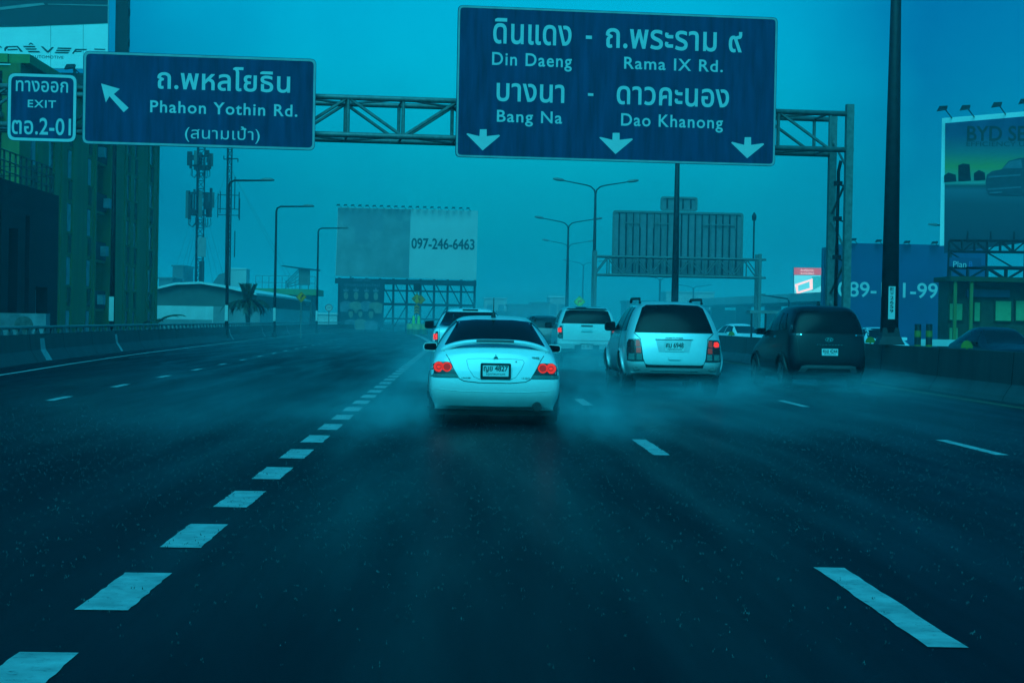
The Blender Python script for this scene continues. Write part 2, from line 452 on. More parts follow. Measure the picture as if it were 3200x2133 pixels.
for yy in range(31, 150, 6):
    x = lb(yy) - ox
    MB().prism([(x+o+.004*(1 if o > -.3 else -1), z+.003*(z > .5)) for o, z in prof], yy-oy-.015, yy-oy+.015).build('joint', WALLN, t)
MX = 10.4
t = thing('concrete_barrier', 'long dark concrete median barrier carrying tall lamp posts and yellow reflectors', 'barrier', (MX+.3, 50, 0))
MP = [(0 + bend(y), y-50) for y in YS]
prof = [(.32, 0), (.28, .10), (.14, .32), (.10, .95), (-.10, .95), (-.14, .32), (-.28, .10), (-.32, 0)]
MB().sweep(prof, MP).build('barrier_wall', CONC, t)
for yy in range(32, 130, 6):
    MB().prism([(o*1.006+.003*(1 if o > 0 else -1), z+.002*(z > .5)) for o, z in prof], yy-50-.015, yy-50+.015).build('joint', WALLN, t)
for px, py, Y in ((2188, 792, 42), (2031, 789, 52), (1687, 768, 79)):
    x = P(D(px, py), Y).x - MX - .3
    b = MB(); b.prism([(.13*math.cos(math.pi*k/10), .952 + .02 + .16*math.sin(math.pi*k/10)) for k in range(11)], Y-50-.02, Y-50+.02)
    b.box((-.02, Y-50-.015, .951), (.02, Y-50+.015, .98)).build('reflector', YGREEN, t)

# ------------------------------------------------------------------ lamp posts
def base_flare(t, r, h=.42):
    MB().tube([(0, 0, 0), (0, 0, .05), (0, 0, h*.5), (0, 0, h)], [r*1.9, r*1.75, r*1.3, r*1.1], 4, sq=True).build('base_flare', STEELD, t)
def double_lamp(loc, label, h=11.6, r=.13, cat='lamp post'):
    t = thing('street_lamp', label, cat, loc, 0, 'double armed lamp posts on the median')
    base_flare(t, r*1.25)
    MB().tube([(0, 0, .3), (0, 0, h*.5), (0, 0, h)], [r*1.15, r*.85, r*.5], 10).build('pole', STEELD, t, True)
    for s in (-1, 1):
        p = [(0, 0, h-.25), (s*.10, 0, h+.1), (s*.38, 0, h+.36), (s*.75, 0, h+.48), (s*2.7, 0, h+.82)]
        MB().tube(p, [.07, .06, .055, .05, .04], 6).build('arm', STEELD, t, True)
        b = MB().tube([(s*2.55, 0, h+.82), (s*2.75, 0, h+.86), (s*3.2, 0, h+.92), (s*3.5, 0, h+.95)], [.05, .12, .13, .05], 8)
        b.build('lamp_head', STEEL, t, True)
    return t
def plate_label(t, lines, w, z0, h, off):
    MB().box((-w/2, -off-.012, z0), (w/2, -off, z0+h)).build('number_plate', SIGNW, t)
    n = len(lines); st = h*.80/n
    for i, c in enumerate(lines):
        zt = z0 + h*.97 - i*st
        lettering(c, (-w*.26, zt - st*.80, w*.26, zt), off+.0135, INK, t, bold=.02)
t = double_lamp((MX+.3, 49.7, .953), 'thickest dark lamp post, flared at its foot on the median, with a white number plate', 11.4, .20)
plate_label(t, ['E', 'W', '2', '6', '5', '9'], .17, P(Z8(1118, 935), 49.7).z - .953, .82, .212)
t2 = double_lamp((P(D(1550, 690), 100).x, 100, .953), 'dark lamp post rising behind the silver car and up behind the large sign', 11.4, .17)
for (px, Y, h, lab) in ((1363, 162, 11.2, 'tallest fully visible double armed lamp post, beside the post of the reversed sign'),
                        (1302, 206, 10.4, 'double armed lamp post second down the row, its arms below the tallest'),
                        (1303, 262, 10.4, 'double armed lamp post third down the row, fainter in the haze'),
                        (1338, 345, 10.4, 'small hazy double armed lamp post last before the reversed sign')):
    double_lamp((P(D(px, 700), Y).x, Y, .9), lab, h, .17)
def single_lamp(loc, label, h=8.3, arm=2.55, plate=True, r=.10):
    t = thing('street_lamp', label, 'lamp post', loc, R(-4), 'single armed lamp posts along the exit lane')
    MB().tube([(0, 0, -.7), (0, 0, h*.5), (0, 0, h-.35), (.06, 0, h-.12), (.3, 0, h), (arm*.8, 0, h+.03), (arm, 0, h+.05)], [r, r*.85, r*.7, r*.65, r*.6, r*.5, r*.4], 8).build('pole', STEELD, t, True)
    MB().tube([(arm-.75, 0, h+.05), (arm-.5, 0, h+.08), (arm-.1, 0, h+.08), (arm+.05, 0, h+.05)], [.05, .10, .09, .04], 8).build('lamp_head', STEEL, t, True)
    MB().box((-.14, -.14, -.75), (.14, .14, -.45)).build('pole_base', STEELD, t)
    if plate: MB().box((-.09, -r-.02, .35), (.09, -r, 1.25)).build('number_plate', SIGNW, t)
    return t
for (px, Y, lab) in ((257, 74, 'dark lamp post in front of the olive apartment block, its top hidden'),
                     (520.5, 114, 'single armed lamp post overlapping the slim lattice mast'),
                     (630.5, 137, 'single armed lamp post rising beside the curve warning diamond'),
                     (727.5, 172, 'single armed lamp post between the green roofed hall and the phone number billboard'),
                     (804, 244, 'small hazy single armed lamp post standing against the phone number billboard')):
    single_lamp((P(D(px, 735), Y).x, Y, .76 if Y < 200 else .5), lab, 8.35 if Y != 137 else 8.2)

# ------------------------------------------------------------------ sign gantry with its three signs
GA = R(6.0)
gpl = Plane((10.75, 55.7, 0), GA)
t = thing('sign_gantry', 'grey steel box truss gantry spanning the road and carrying the big blue signs', 'gantry', gpl.q, GA)
zb, zt, dep = gpl.uv(Z2(400, 940))[1], gpl.uv(Z2(400, 684))[1], 1.62
for nm, yy, zz in (('near', 0, zt), ('near', 0, zb), ('far', dep, zt), ('far', dep, zb)):
    MB().tube([(-26, yy, zz), (.12, yy, zz)], .075, 8).build('truss_chord', STEEL, t, True)
b = MB()
u0 = gpl.uv(Z2(45, 800))[0]; st = gpl.uv(Z2(425, 800))[0] - u0
k = -12
while u0 + k*st < .1:
    u = u0 + k*st
    if u > -25.5:
        for yy in (0, dep):
            b.tube([(u, yy, zb), (u, yy, zt)], .05, 6)
            if u + st < .3:
                a, c = (zt, zb) if k % 2 == 0 else (zb, zt)
                b.tube([(u, yy, a), (u+st, yy, c)], .045, 6)
        for zz in (zb, zt):
            b.tube([(u, 0, zz), (u, dep, zz)], .035, 6)
            if u + st < .3: b.tube([(u, 0 if k % 2 else dep, zz), (u+st, dep if k % 2 else 0, zz)], .035, 6)
    k += 1
b.build('truss_lattice', STEEL, t)
ztop = P(D(1947, 240), 55.7).z
for yy, h in ((0, ztop), (dep, ztop - .05)):
    MB().tube([(0, yy, .5), (0, yy, h)], .145, 4, sq=True).build('post', STEEL, t)
b = MB()
for i in range(5):
    z = 1.2 + i*1.15
    b.tube([(0, .1, z), (0, dep-.1, z+.9)] if i % 2 == 0 else [(0, dep-.1, z), (0, .1, z+.9)], .04, 6)
b.build('post_brace', STEEL, t)
MB().tube([(.0, .75, 6.1), (-.05, .8, 5.8), (-.05, .85, 1.)], .05, 6).build('conduit', STEELD, t, True)
b = MB()
for z in (5.4, 4.4, 3.3): MB().box((-.14, .75, z), (.06, .95, z+.12)).tube([(-.05, .85, z+.05), (0, .1, z-.1)], .025, 6).build('conduit_clamp', STEELD, t)
for yy in (-20.4,):
    for dy in (0, dep): MB().tube([(yy-4, dy, 0), (yy-4, dy, ztop)], .145, 4, sq=True).build('post', STEEL, t)

def flat(name, pts, y, m, parent, th=.012):
    return MB().prism(pts, y-th, y).build(name, m, parent)
def road_sign(label, corners, border=.06, r=.16):
    pl0 = Plane(gpl.q + gpl.n*.42, GA)
    uv = [pl0.uv(c) for c in corners]
    u = sum(p[0] for p in uv)/4; v = min(p[1] for p in uv)
    pl = Plane(pl0.q + pl0.d*u + Vector((0, 0, v)), GA)
    uv = [pl.uv(c) for c in corners]
    tl, tr, br, bl = uv
    l, r_, bt, tp = (tl[0]+bl[0])/2, (tr[0]+br[0])/2, (bl[1]+br[1])/2, (tl[1]+tr[1])/2
    rect = [(l, tp), (r_, tp), (r_, bt), (l, bt)]
    t = thing('road_sign', label, 'road sign', pl.q, GA)
    MB().prism(rounded(rect, r), -.03, .03).build('panel', SIGNB, t)
    ring(rounded(inset(rect, .012), r*.95), rounded(inset(rect, .012+border), r*.7), -.036, -.029).build('border', SIGNW if 'square' in label else SIGNBORD, t)
    b = MB()
    for k in range(max(2, int((r_-l)/1.4))):
        x = l + .5 + k*((r_-l-1)/max(1, int((r_-l)/1.4)-1)); b.box((x-.04, .031, bt+.2), (x+.04, .27, tp-.2))
    b.build('mounting_frame', STEEL, t)
    return t, pl
def sign_text(t, pl, body, a, b, fn, bold=.018, m=None):
    bold *= .75
    w = .018*(b[0]-a[0]); a, b = (a[0], a[1]+w), (b[0], b[1]-w)
    lettering(body, pl.box(a, b, fn), .0325, m or SIGNW, t, bold=bold, gap=1.13 if body.isascii() else 1.04)
def sign_poly(t, pl, pts, fn, name='arrow'):
    MB().prism(pl.poly([fn(*p) for p in pts]), -.036, -.029).build(name, SIGNW, t)

t, pl = road_sign('small square exit sign with white rounded border, beside the long sign with a slanted arrow', [Z1(60, 500), Z1(535, 520), Z1(522, 985), Z1(45, 968)], .075, .2)
sign_text(t, pl, 'ทางออก', (110, 553), (470, 643), Z1)
sign_text(t, pl, 'EXIT', (192, 688), (387, 747), Z1, .022)
sign_text(t, pl, 'ตอ.2-01', (82, 805), (490, 938), Z1, .02)
t, pl = road_sign('blue road sign with a white arrow slanting up and three lines of white lettering', [Z1(580, 350), Z1(2185, 410), Z1(2165, 1035), Z1(562, 995)])
sign_text(t, pl, 'ถ.พหลโยธิน', (1085, 445), (2000, 645), Z1, .022)
sign_text(t, pl, 'Phahon Yothin Rd.', (1035, 690), (2050, 810), Z1, .022)
sign_text(t, pl, '(สนามเป้า)', (1275, 860), (1790, 995), Z1, .004)
sign_poly(t, pl, [(697, 577), (827, 615), (785, 650), (887, 745), (853, 775), (755, 665), (730, 708)], Z1)
t, pl = road_sign('largest blue road sign with four place names and three white arrows pointing down', [Z2(800, 45), Z3(655, 115), Z3(630, 1145), Z2(787, 1085)], .05, .14)
sign_text(t, pl, 'ดินแดง', (1045, 125), (1585, 322), Z2, .022)
sign_text(t, pl, 'Din Daeng', (1037, 360), (1587, 497), Z2, .02)
sign_text(t, pl, 'ถ.พระราม ๙', (1391, 63), (1704, 122), D, .022)
sign_text(t, pl, 'Rama IX Rd.', (1433, 131), (1660, 167), D, .02)
sign_text(t, pl, 'บางนา', (1068, 570), (1535, 715), Z2, .022)
sign_text(t, pl, 'Bang Na', (1070, 757), (1520, 882), Z2, .02)
sign_text(t, pl, 'ดาวคะนอง', (1416, 197), (1674, 249), D, .022)
sign_text(t, pl, 'Dao Khanong', (1426, 260), (1660, 306), D, .02)
for (x0, y0, x1, y1) in ((1683, 247, 1725, 270), (1697, 643, 1735, 662)):
    sign_poly(t, pl, [(x0, y0), (x1, y0+2), (x1, y1+2), (x0, y1)], Z2, 'lettering_dash')
ar = [(860, 925), (868, 920), (950, 940), (953, 892), (1000, 892), (1000, 940), (1085, 930), (1092, 938), (972, 1038)]
sign_poly(t, pl, ar, Z2)
sign_poly(t, pl, [(x+915, y+25) for x, y in ar], Z2)
sign_poly(t, pl, [(330, 985), (338, 979), (420, 1000), (424, 947), (468, 947), (468, 1000), (552, 988), (558, 997), (441, 1092)], Z3)

# ------------------------------------------------------------------ reversed gantry on the opposite carriageway
Y2 = 160.
q = P(D(1365, 745), Y2); q.z = 0
pl = Plane(q, R(3))
t = thing('sign_gantry', 'hazy steel gantry over the opposite carriageway seen from behind its sign', 'gantry', q, R(3))
ue = pl.uv(D(1745, 640))[0]
zt2, zb2 = P(D(1365, 588), Y2).z, P(D(1365, 630), Y2).z
for yy in (0, 1.4):
    for zz in (zt2, zb2): MB().tube([(0, yy, zz), (ue+.5, yy, zz)], .09, 6).build('truss_chord', STEEL, t)
b = MB(); n = 12
for i in range(n):
    a, c = i*ue/n, (i+1)*ue/n
    for yy in (0, 1.4):
        b.tube([(a, yy, zt2), (c, yy, zb2)] if i % 2 else [(a, yy, zb2), (c, yy, zt2)], .05, 5); b.tube([(a, yy, zb2), (a, yy, zt2)], .05, 5)
    b.tube([(a, 0, zt2), (a, 1.4, zt2)], .04, 5)
b.build('truss_lattice', STEEL, t)
for x in (0, ue):
    for yy in (0, 1.4): MB().tube([(x, yy, 0), (x, yy, zt2+.45)], .17, 4, sq=True).build('post', STEEL, t)
MB().tube([(ue-.55, 0, zt2), (ue-.55, 0, zt2+3.2)], .07, 6).tube([(ue-.55, 0, zt2+3.15), (ue-.55, 0, zt2+3.5), (ue-.55, 0, zt2+3.8)], [.16, .2, .05], 8).build('camera_mast', STEELD, t)
def back_sign(label, a, b_, ribs):
    p2 = Plane(pl.q + pl.n*-2.0, pl.a)
    u0, v0, u1, v1 = p2.box(a, b_, D); uc = (u0+u1)/2
    t = thing('road_sign', label, 'road sign', p2.q + p2.d*uc + Vector((0, 0, v0)), p2.a)
    w, h = (u1-u0)/2, v1-v0
    rect = [(-w, h), (w, h), (w, 0), (-w, 0)]
    MB().prism(rounded(rect, .25), 0, .06).build('panel', SIGNBACK, t)
    ring(rounded(rect, .25), rounded(inset(rect, .16), .2), -.10, -.003).build('frame', STEEL, t)
    b = MB()
    for k in range(ribs):
        x = -w + .55 + k*(2*w-1.1)/(ribs-1); b.box((x-.05, -.13, .2), (x+.05, -.004, h-.2))
    b.build('stiffener_frame', STEELD, t)
    if ribs > 5:
        b = MB()
        for c0, c1 in ((-.82, -.58), (-.38, -.14), (.38, .88)):
            b.box((w*c0, -.17, h*.80), (w*c1, -.132, h*.815))
            for k in range(5): x = w*(c0 + (c1-c0)*k/4); b.box((x-.03, -.17, h*.30 if k % 2 else h*.74), (x+.03, -.134, h*.96))
        b.build('bracket_frame', STEEL, t)
    return t
back_sign('reversed large road sign on the hazy gantry, bare ribbed back showing', (1406, 486), (1706, 634), 18)
back_sign('small reversed sign plate standing on top of the large ribbed sign back', (1517, 452), (1602, 485), 4)
# ------------------------------------------------------------------ dark low building beside the exit lane
t = thing('office_building', 'dark navy low building with tall recessed slots and a railed roof terrace', 'building', (-15.2, 66, 0))
X0 = 0.
HA = 5.75
slots = [(-13, -9.2, .3, 4.6), (-7.6, -6.4, .2, 4.4), (-4.9, -3.7, .2, 4.1), (-1.6, -.2, .2, 4.75), (.9, 2.3, .2, 4.2), (3.4, 4.1, .2, 4.75), (5.2, 7.2, .2, 2.3)]
b = MB()
cur = -22.
for (a, c, z0, z1) in slots:        # facade built round its recesses (local y along the road)
    b.box((-.6, cur, 0), (0, a, HA)); b.box((-.6, a, z1), (0, c, HA)); b.box((-.6, a, 0), (0, c, z0)); cur = c
b.box((-.6, cur, 0), (0, 9., HA)); b.box((-9, 8.6, 0), (-.602, 9, HA)); b.box((-9, -22, HA-.6), (-.602, 8.598, HA-.25))
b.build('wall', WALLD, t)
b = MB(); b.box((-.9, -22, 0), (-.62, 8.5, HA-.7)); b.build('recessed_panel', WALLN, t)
MB().box((-.55, .93, .2), (-.3, 1.9, 3.7)).build('door', WALLD, t)
MB().box((-.5, 5.25, .2), (-.4, 7.15, 2.2)).build('window', CURTAIN, t)
b = MB()
for k in range(24): y = 8.8 - k*.85; b.box((-.28, y-.03, HA), (-.22, y+.03, HA+1.05))
for z in (.35, .7, 1.05): b.box((-.27, -12, HA+z-.03), (-.23, 8.85, HA+z+.005))
for k in range(10): x = -.3 - k*.85; b.box((x-.03, 8.75, HA), (x+.03, 8.81, HA+1.05))
for z in (.35, .7, 1.05): b.box((-8.5, 8.76, HA+z-.03), (-.29, 8.80, HA+z+.005))
b.build('railing', TRIM, t)
b = MB(); b.box((-8.6, -20, HA-.2), (-4.6, 6.5, HA+2.6)); b.build('rooftop_room', SHEDG, t)
b = MB(); b.box((-4.55, 4.0, HA), (-4.5, 6.2, HA+2.3)); b.build('rooftop_door', CURTAIN, t)
t2 = thing('satellite_dish', 'round dark dish standing on the railed roof terrace', 'dish', (-17.2, 70.2, HA-.25))
MB().tube([(0, 0, 0), (0, 0, 1.3)], .05, 6).build('mast', STEELD, t2)
MB().tube([(0, -.25, 1.45), (0, -.2, 1.45), (0, -.05, 1.45), (0, 0, 1.45)], [.50, .42, .2, .04], 16).build('dish_bowl', TRIM, t2)
q = P(Z4(120, 1190), 60)
t = thing('air_conditioner', 'small pale air conditioner casing behind the rail of the exit lane barrier', 'air conditioner', (q.x, 60, .62))
MB().box((-.95, -.3, 0), (.95, .3, .72)).build('casing', CURTAIN, t)
MB().box((-.75, -.32, .02), (-.45, -.302, .7)).build('panel', SHEDW, t)
b = MB().tube([(.3, -.33, .36), (.3, -.302, .36)], .28, 14); b.build('fan_grille', STEEL, t)
MB().box((-.8, -.2, -.62), (.8, .2, -.001)).build('stand', STEELD, t)

# ------------------------------------------------------------------ olive apartment block
t = thing('apartment_block', 'olive green apartment block with tall narrow windows and dark panels below them', 'building', (-22.2, 122, 0))
YB0, YB1, HB = -22.3, 22.8, 13.75
bx = {}
def yloc(zx, z):                       # local y from a zoom-4 column at height z
    d = ray(*Z4(zx, 600)); return -22.2/d.x*d.y - 122
cols = [yloc(x, 0) for x in (520, 670, 965, 1018, 1136)]
colw = [1.6, 1.6, 1.45, 1.5, 1.9]
cols = [cols[0]-9.5, cols[0]-5] + cols; colw = [1.6]*2 + colw
balc = (yloc(722, 0), yloc(828, 0))
w = MB(); glass = []
cur = YB0
holes = sorted([(c-ww/2, c+ww/2, 'w') for c, ww in zip(cols, colw)] + [(balc[0], balc[1], 'b')])
for a, c, kd in holes:
    w.box((-.5, cur, 0), (0, a, HB)); cur = c
w.box((-.5, cur, 0), (0, YB1, HB)); w.box((-14, YB1-.4, 0), (-.502, YB1, HB)); w.box((-14, YB0, 0), (-.502, YB0+.4, HB-.402)); w.box((-14, YB0, HB-.4), (-.502, YB1-.402, HB-.1))
w.build('wall', OLIVE, t)
lv = [1.55 + 3.0*k for k in range(5)]
for a, c, kd in holes:
    for k, zt_ in enumerate(lv):
        if kd == 'w':
            o = MB().box((-.20, a, zt_-1.6), (-.12, c, zt_)).build('window', WINDOW, t)
            if (k*3 + int(a)) % 3: MB().box((-.115, a + (c-a)*.45, zt_-1.55), (-.09, c-.05, zt_-.03)).build('curtain', CURTAIN, o)
            MB().box((-.20, a, zt_-1.68), (.02, c, zt_-1.602)).build('window_sill', OLIVE, o)
            MB().box((-.20, a, zt_-2.98), (-.06, c, zt_-1.682)).build('spandrel_panel', OLIVE, t)
            MB().box((-.058, a + (c-a)*.42, zt_-2.75), (-.01, c-.12, zt_-1.75)).build('vent_panel', OLIVED, t)
        else:
            MB().box((-2.2, a, zt_-3.0), (-.3, c, zt_-2.86)).build('balcony_floor', OLIVE, t)
            o = MB().box((-.32, a, zt_-2.85), (-.25, c, zt_-1.75)).build('balcony_front', WALLD, t)
            y_ = a + (c-a)*(.25 + .17*k % .6)
            MB().box((-.25+.002, y_, zt_-2.6), (.12, y_+.8, zt_-2.0)).build('air_conditioner', CURTAIN, t)
            b = MB()
            for q_ in range(3): b.box((-.9, a + .6 + q_*1.1, zt_-1.7), (-.86, a + 1.2 + q_*1.1, zt_-.9 - .2*(q_ % 2)))
            b.build('hanging_laundry', CURTAIN if k % 2 else DRESS, t)
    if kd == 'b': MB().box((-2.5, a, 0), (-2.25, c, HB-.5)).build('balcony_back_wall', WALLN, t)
for a in sorted(set([x for h in holes for x in h[:2]])):
    pass
b = MB()
for y in (holes[2][0]-1.7, balc[0]-.55, balc[1]+.5, holes[-3][0]-.9, holes[-1][0]-.7, YB1-.25):
    MB().box((.002, y-.22, 0), (.07, y+.22, HB-.05)).build('pilaster', OLIVE, t)
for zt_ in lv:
    MB().box((-13.4, YB0-.04, zt_-2.3), (-.9, YB0-.002, zt_-.2)).build('balcony_shade', WALLN, t)  # flat dark slab: the balcony's inner shade is put into its colour
    b = MB()
    for z in (zt_-2.2, zt_-1.75, zt_-1.3): b.box((-13.4, YB0-.75, z), (-.9, YB0-.70, z+.05))
    for q_ in range(14): b.box((-13.4+q_*.96, YB0-.74, zt_-2.3), (-13.36+q_*.96, YB0-.705, zt_-1.25))
    b.box((-13.5, YB0-.8, zt_-2.5), (-.8, YB0-.045, zt_-2.3)); b.build('balcony_railing', STEEL, t)
b = MB().box((-.6, YB0, HB), (.45, YB1+.2, HB+.45)); b.box((-14, YB1-.4, HB), (-.602, YB1+.2, HB+.44)); b.box((-14, YB0-.2, HB), (-.602, YB0+.4, HB+.44)); b.build('parapet', GREENT, t)
t2 = thing('steel_mast', 'thick dark square column rising above the olive block, cut by the picture top', 'mast', (P(D(281, 100), 138).x, 138, HB-.15))
MB().tube([(0, 0, 0), (0, 0, 12)], .60, 4, sq=True).build('column', STEELD, t2)
b = MB()
for k in range(5): b.box((.43, -.1, 2+k*2.1), (.5, .1, 2.5+k*2.1))
b.build('climbing_step', STEELD, t2)

# ------------------------------------------------------------------ billboards
def board(label, Y, ang, corners, m, cat='billboard', th=.25):
    pl0 = Plane(P(corners[3], Y), ang)
    uv = [pl0.uv(c) for c in corners]
    u = sum(p[0] for p in uv)/4
    pl = Plane(pl0.q + pl0.d*u + Vector((0, 0, min(p[1] for p in uv))), ang)
    t = thing('billboard', label, cat, pl.q, ang)
    MB().prism(pl.poly(corners), 0, th).build('panel', m, t)
    return t, pl
def legs(t, pl, us, top=0., y=.5, r=.15, brace=True):
    z = -pl.q.z
    for u in us: MB().tube([(u, y, z), (u, y, top)], r, 6).build('post', STEELD, t)
    if brace:
        b = MB()
        for a, c in zip(us, us[1:]):
            h = z/2
            b.tube([(a, y, z+.3), (c, y, h)], r*.5, 5); b.tube([(c, y, h), (a, y, -.2)], r*.5, 5); b.tube([(a, y, h), (c, y, h)], r*.5, 5)
        b.build('support_lattice', STEELD, t)
def patch2(t, pl, pts, y, m, name, fn=D, th=.03):
    return MB().prism(pl.poly([fn(*p) for p in pts]), -y-th, -y).build(name, m, t)
def spots(t, pl, pts, fn, s=1., reach=1.4, down=False):
    for p in pts:
        u, v = pl.uv(fn(*p)); k = -1 if down else 1
        o = MB().tube([(u+.5*s, .1, v-.35*s), (u+.1*s, -reach, v), ], .03*s, 5).build('lamp_arm', STEELD, t)
        MB().prism([(u-.32*s, v-.10*s), (u+.18*s, v-.02*s), (u+.22*s, v+.16*s), (u-.2*s, v+.14*s)], -reach-.35*s, -reach+.1*s).build('flood_lamp', STEELD, o)

# upper board with a dark car picture and dark italic lettering
t, pl = board('white billboard on the olive block roof with dark car picture and slanted dark letters', 136, R(2), [D(-210, -110), D(250, -98), D(247.5, 159), D(-210, 152)], BOARDW)
patch2(t, pl, [(-210, -105), (249, -97), (247.5, 53.5), (60, 61), (-210, 66)], .01, POSTER, 'printed_car')
b = MB()
b.prism(pl.poly([Z1(*p) for p in [(-200, 95), (0, 72), (180, 52), (310, 36), (300, 22), (170, 32), (0, 52), (-200, 74)]]), -.07, -.045)
b.prism(pl.poly([Z1(*p) for p in [(330, 33), (745, 46), (745, 36), (330, 28)]]), -.07, -.045)
b.build('printed_bumper_line', BOARDG, t)
b = MB()
def stroke(*pts):
    b.prism(pl.poly([Z1(*p) for p in pts]), -.03, -.01)
stroke((-70, 318), (0, 316), (16, 328), (4, 330), (-4, 322), (-70, 325))
stroke((30, 332), (45, 320), (118, 318), (112, 325), (58, 326), (42, 342), (40, 352), (30, 350)); stroke((112, 318), (122, 317), (158, 357), (142, 358)); stroke((52, 341), (120, 338), (124, 345), (52, 348))
stroke((196, 308), (213, 294), (232, 308), (222, 309), (213, 302), (205, 309))
stroke((160, 318), (244, 318), (238, 326), (166, 326)); stroke((174, 335), (254, 335), (248, 343), (180, 343)); stroke((190, 352), (268, 353), (278, 362), (200, 361))
stroke((283, 321), (296, 321), (330, 352), (358, 326), (372, 326), (336, 363), (324, 363))
stroke((400, 329), (494, 331), (488, 339), (394, 337)); stroke((392, 344), (484, 346), (478, 354), (386, 352)); stroke((384, 359), (476, 361), (466, 369), (376, 366))
stroke((520, 338), (600, 339), (594, 346), (530, 346), (520, 352), (566, 352), (560, 358), (514, 358), (508, 371), (497, 370))
stroke((650, 336), (725, 339), (722, 345), (650, 342))
b.build('lettering', INK, t)
lettering('AUTOMOTIVE', pl.box((216, 384), (438, 404), Z1), .012, INK, t, bold=.004)
b = MB()
for x in (348, 572): b.prism(pl.poly([Z1(x, 170), Z1(x+3, 170), Z1(x+3, 478), Z1(x, 478)]), -.008, -.001)
b.build('panel_seam', BOARDG, t)
spots(t, pl, [(275, 470), (505, 478)], Z1, 1.3, .8)
MB().box((-9, -.6, -1.1), (pl.uv(D(247, 159))[0], -.1, -.25)).build('catwalk', STEELD, t)
zr = HB - .1 - pl.q.z
uu = pl.uv(D(247, 159))[0]
b = MB()
for k in range(6):
    u = uu - .4 - k*1.9
    b.tube([(u, .6, zr), (u, .6, .2)], .12, 5); b.tube([(u-1.9, .6, zr), (u, .6, -.3)], .08, 5)
for z in (zr*.25, zr*.5, zr*.8): b.tube([(uu-11, .6, z), (uu-.2, .6, z)], .09, 5)
b.build('support_lattice', STEEL, t)

# hazy billboard with the telephone number
t, pl = board('large hazy billboard with a grey patched half and a dark telephone number', 228, R(1), [D(776, 476), D(1098, 484), D(1094, 643), D(770, 633)], BOARDF)
patch2(t, pl, [(777, 477), (943, 481), (939, 638.5), (771, 633.5)], .01, BOARDG, 'faded_sheet')
sq = [(788, 485, 815, 520), (815, 485, 850, 560), (850, 490, 880, 530), (800, 560, 850, 630), (855, 575, 895, 600), (880, 500, 908, 540), (900, 600, 925, 634), (868, 605, 890, 630)]
for a in sq[:8]: patch2(t, pl, [(a[0], a[1]), (a[2], a[1]+.5), (a[2], a[3]), (a[0], a[3])], .045, BOARDGD if a[0] in (788, 815, 850) else BOARDG, 'patched_sheet', D, .004)
for a in ((910, 482, 925, 507), (925, 508, 942, 531), (925, 587, 939, 635)): patch2(t, pl, [(a[0], a[1]), (a[2], a[1]), (a[2], a[3]), (a[0], a[3])], .045, BOARDGD, 'dark_patch', D, .004)
lettering('097-246-6463', pl.box((945, 547.5), (1090, 573), D), .012, INK, t, bold=.022)
spots(t, pl, [(778 + k*16.5, 472 + k*.42) for k in range(19)], D, .8, .5)
MB().box((pl.uv(D(770, 635))[0], -.5, -.7), (pl.uv(D(1094, 645))[0], -.05, -.1)).build('catwalk', STEELD, t)
ul, ur = pl.uv(D(778, 690))[0], pl.uv(D(1090, 690))[0]
legs(t, pl, [ul + k*(ur-ul)/10 for k in range(11)], 0, .5, .13)
b = MB()
for z in (-1.4, -2.9, -4.6): b.tube([(ul, .3, z), (ur, .3, z)], .10, 5)
b.build('support_rail', STEELD, t)
# poster of pageant contestants hung on the billboard frame
pc = [D(781, 642), D(884, 644), D(880, 752), D(779, 750)]
pl2 = Plane(pl.q + pl.n*.7, pl.a); u = pl2.uv(D(830, 700))[0]; v = pl2.uv(pc[2])[1]
pl2 = Plane(pl2.q + pl2.d*u + Vector((0, 0, v)), pl.a)
t = thing('poster', 'dark poster of crowned women in pale sashes, hung under the telephone number billboard', 'poster', pl2.q, pl.a)
MB().prism(pl2.poly(pc), 0, .12).build('panel', POSTER, t)
F3 = lambda x, y: (1020 + x*.15306, 840 + y*.15306)
lettering('โหวตให้กำลังใจ', pl2.box((540, 185), (900, 250), F3), .012, DRESS, t)
lettering('นางสาวเชียงใหม่', pl2.box((370, 290), (1085, 355), F3), .012, DRESS, t)
def oval(cx, cy, rx, ry, n=14): return [(cx + rx*math.cos(2*math.pi*k/n), cy + ry*math.sin(2*math.pi*k/n)) for k in range(n)]
for i, (cx, cy, s) in enumerate([(400, 545, 1), (605, 550, 1.05), (820, 550, .95), (1010, 560, 1.05), (500, 920, 1.0), (695, 920, .9), (910, 930, 1.1)]):
    patch2(t, pl2, [(cx-130*s, cy+150*s), (cx-45*s, cy+110*s), (cx+45*s, cy+110*s), (cx+130*s, cy+150*s), (cx+110*s, cy+330*s if cy < 700 else 1240), (cx-110*s, cy+330*s if cy < 700 else 1240)], .02 + i*.004, DRESS if i % 2 == 0 else SKIN, 'printed_gown', F3, .003)
    patch2(t, pl2, oval(cx, cy, 45*s, 78*s), .06 + i*.004, SKIN, 'printed_face', F3, .003)
    patch2(t, pl2, [(cx-45*s, cy-85*s), (cx-60*s, cy-130*s), (cx-20*s, cy-125*s), (cx, cy-180*s), (cx+20*s, cy-125*s), (cx+60*s, cy-130*s), (cx+45*s, cy-85*s)] if i < 4 else
           [(cx-60*s, cy+40*s), (cx-75*s, cy-40*s), (cx-40*s, cy-105*s), (cx+40*s, cy-105*s), (cx+75*s, cy-40*s), (cx+60*s, cy+40*s), (cx+40*s, cy-60*s), (cx-40*s, cy-60*s)], .09 + i*.003, DRESS if i < 4 else INK, 'printed_crown' if i < 4 else 'printed_hair', F3, .003)

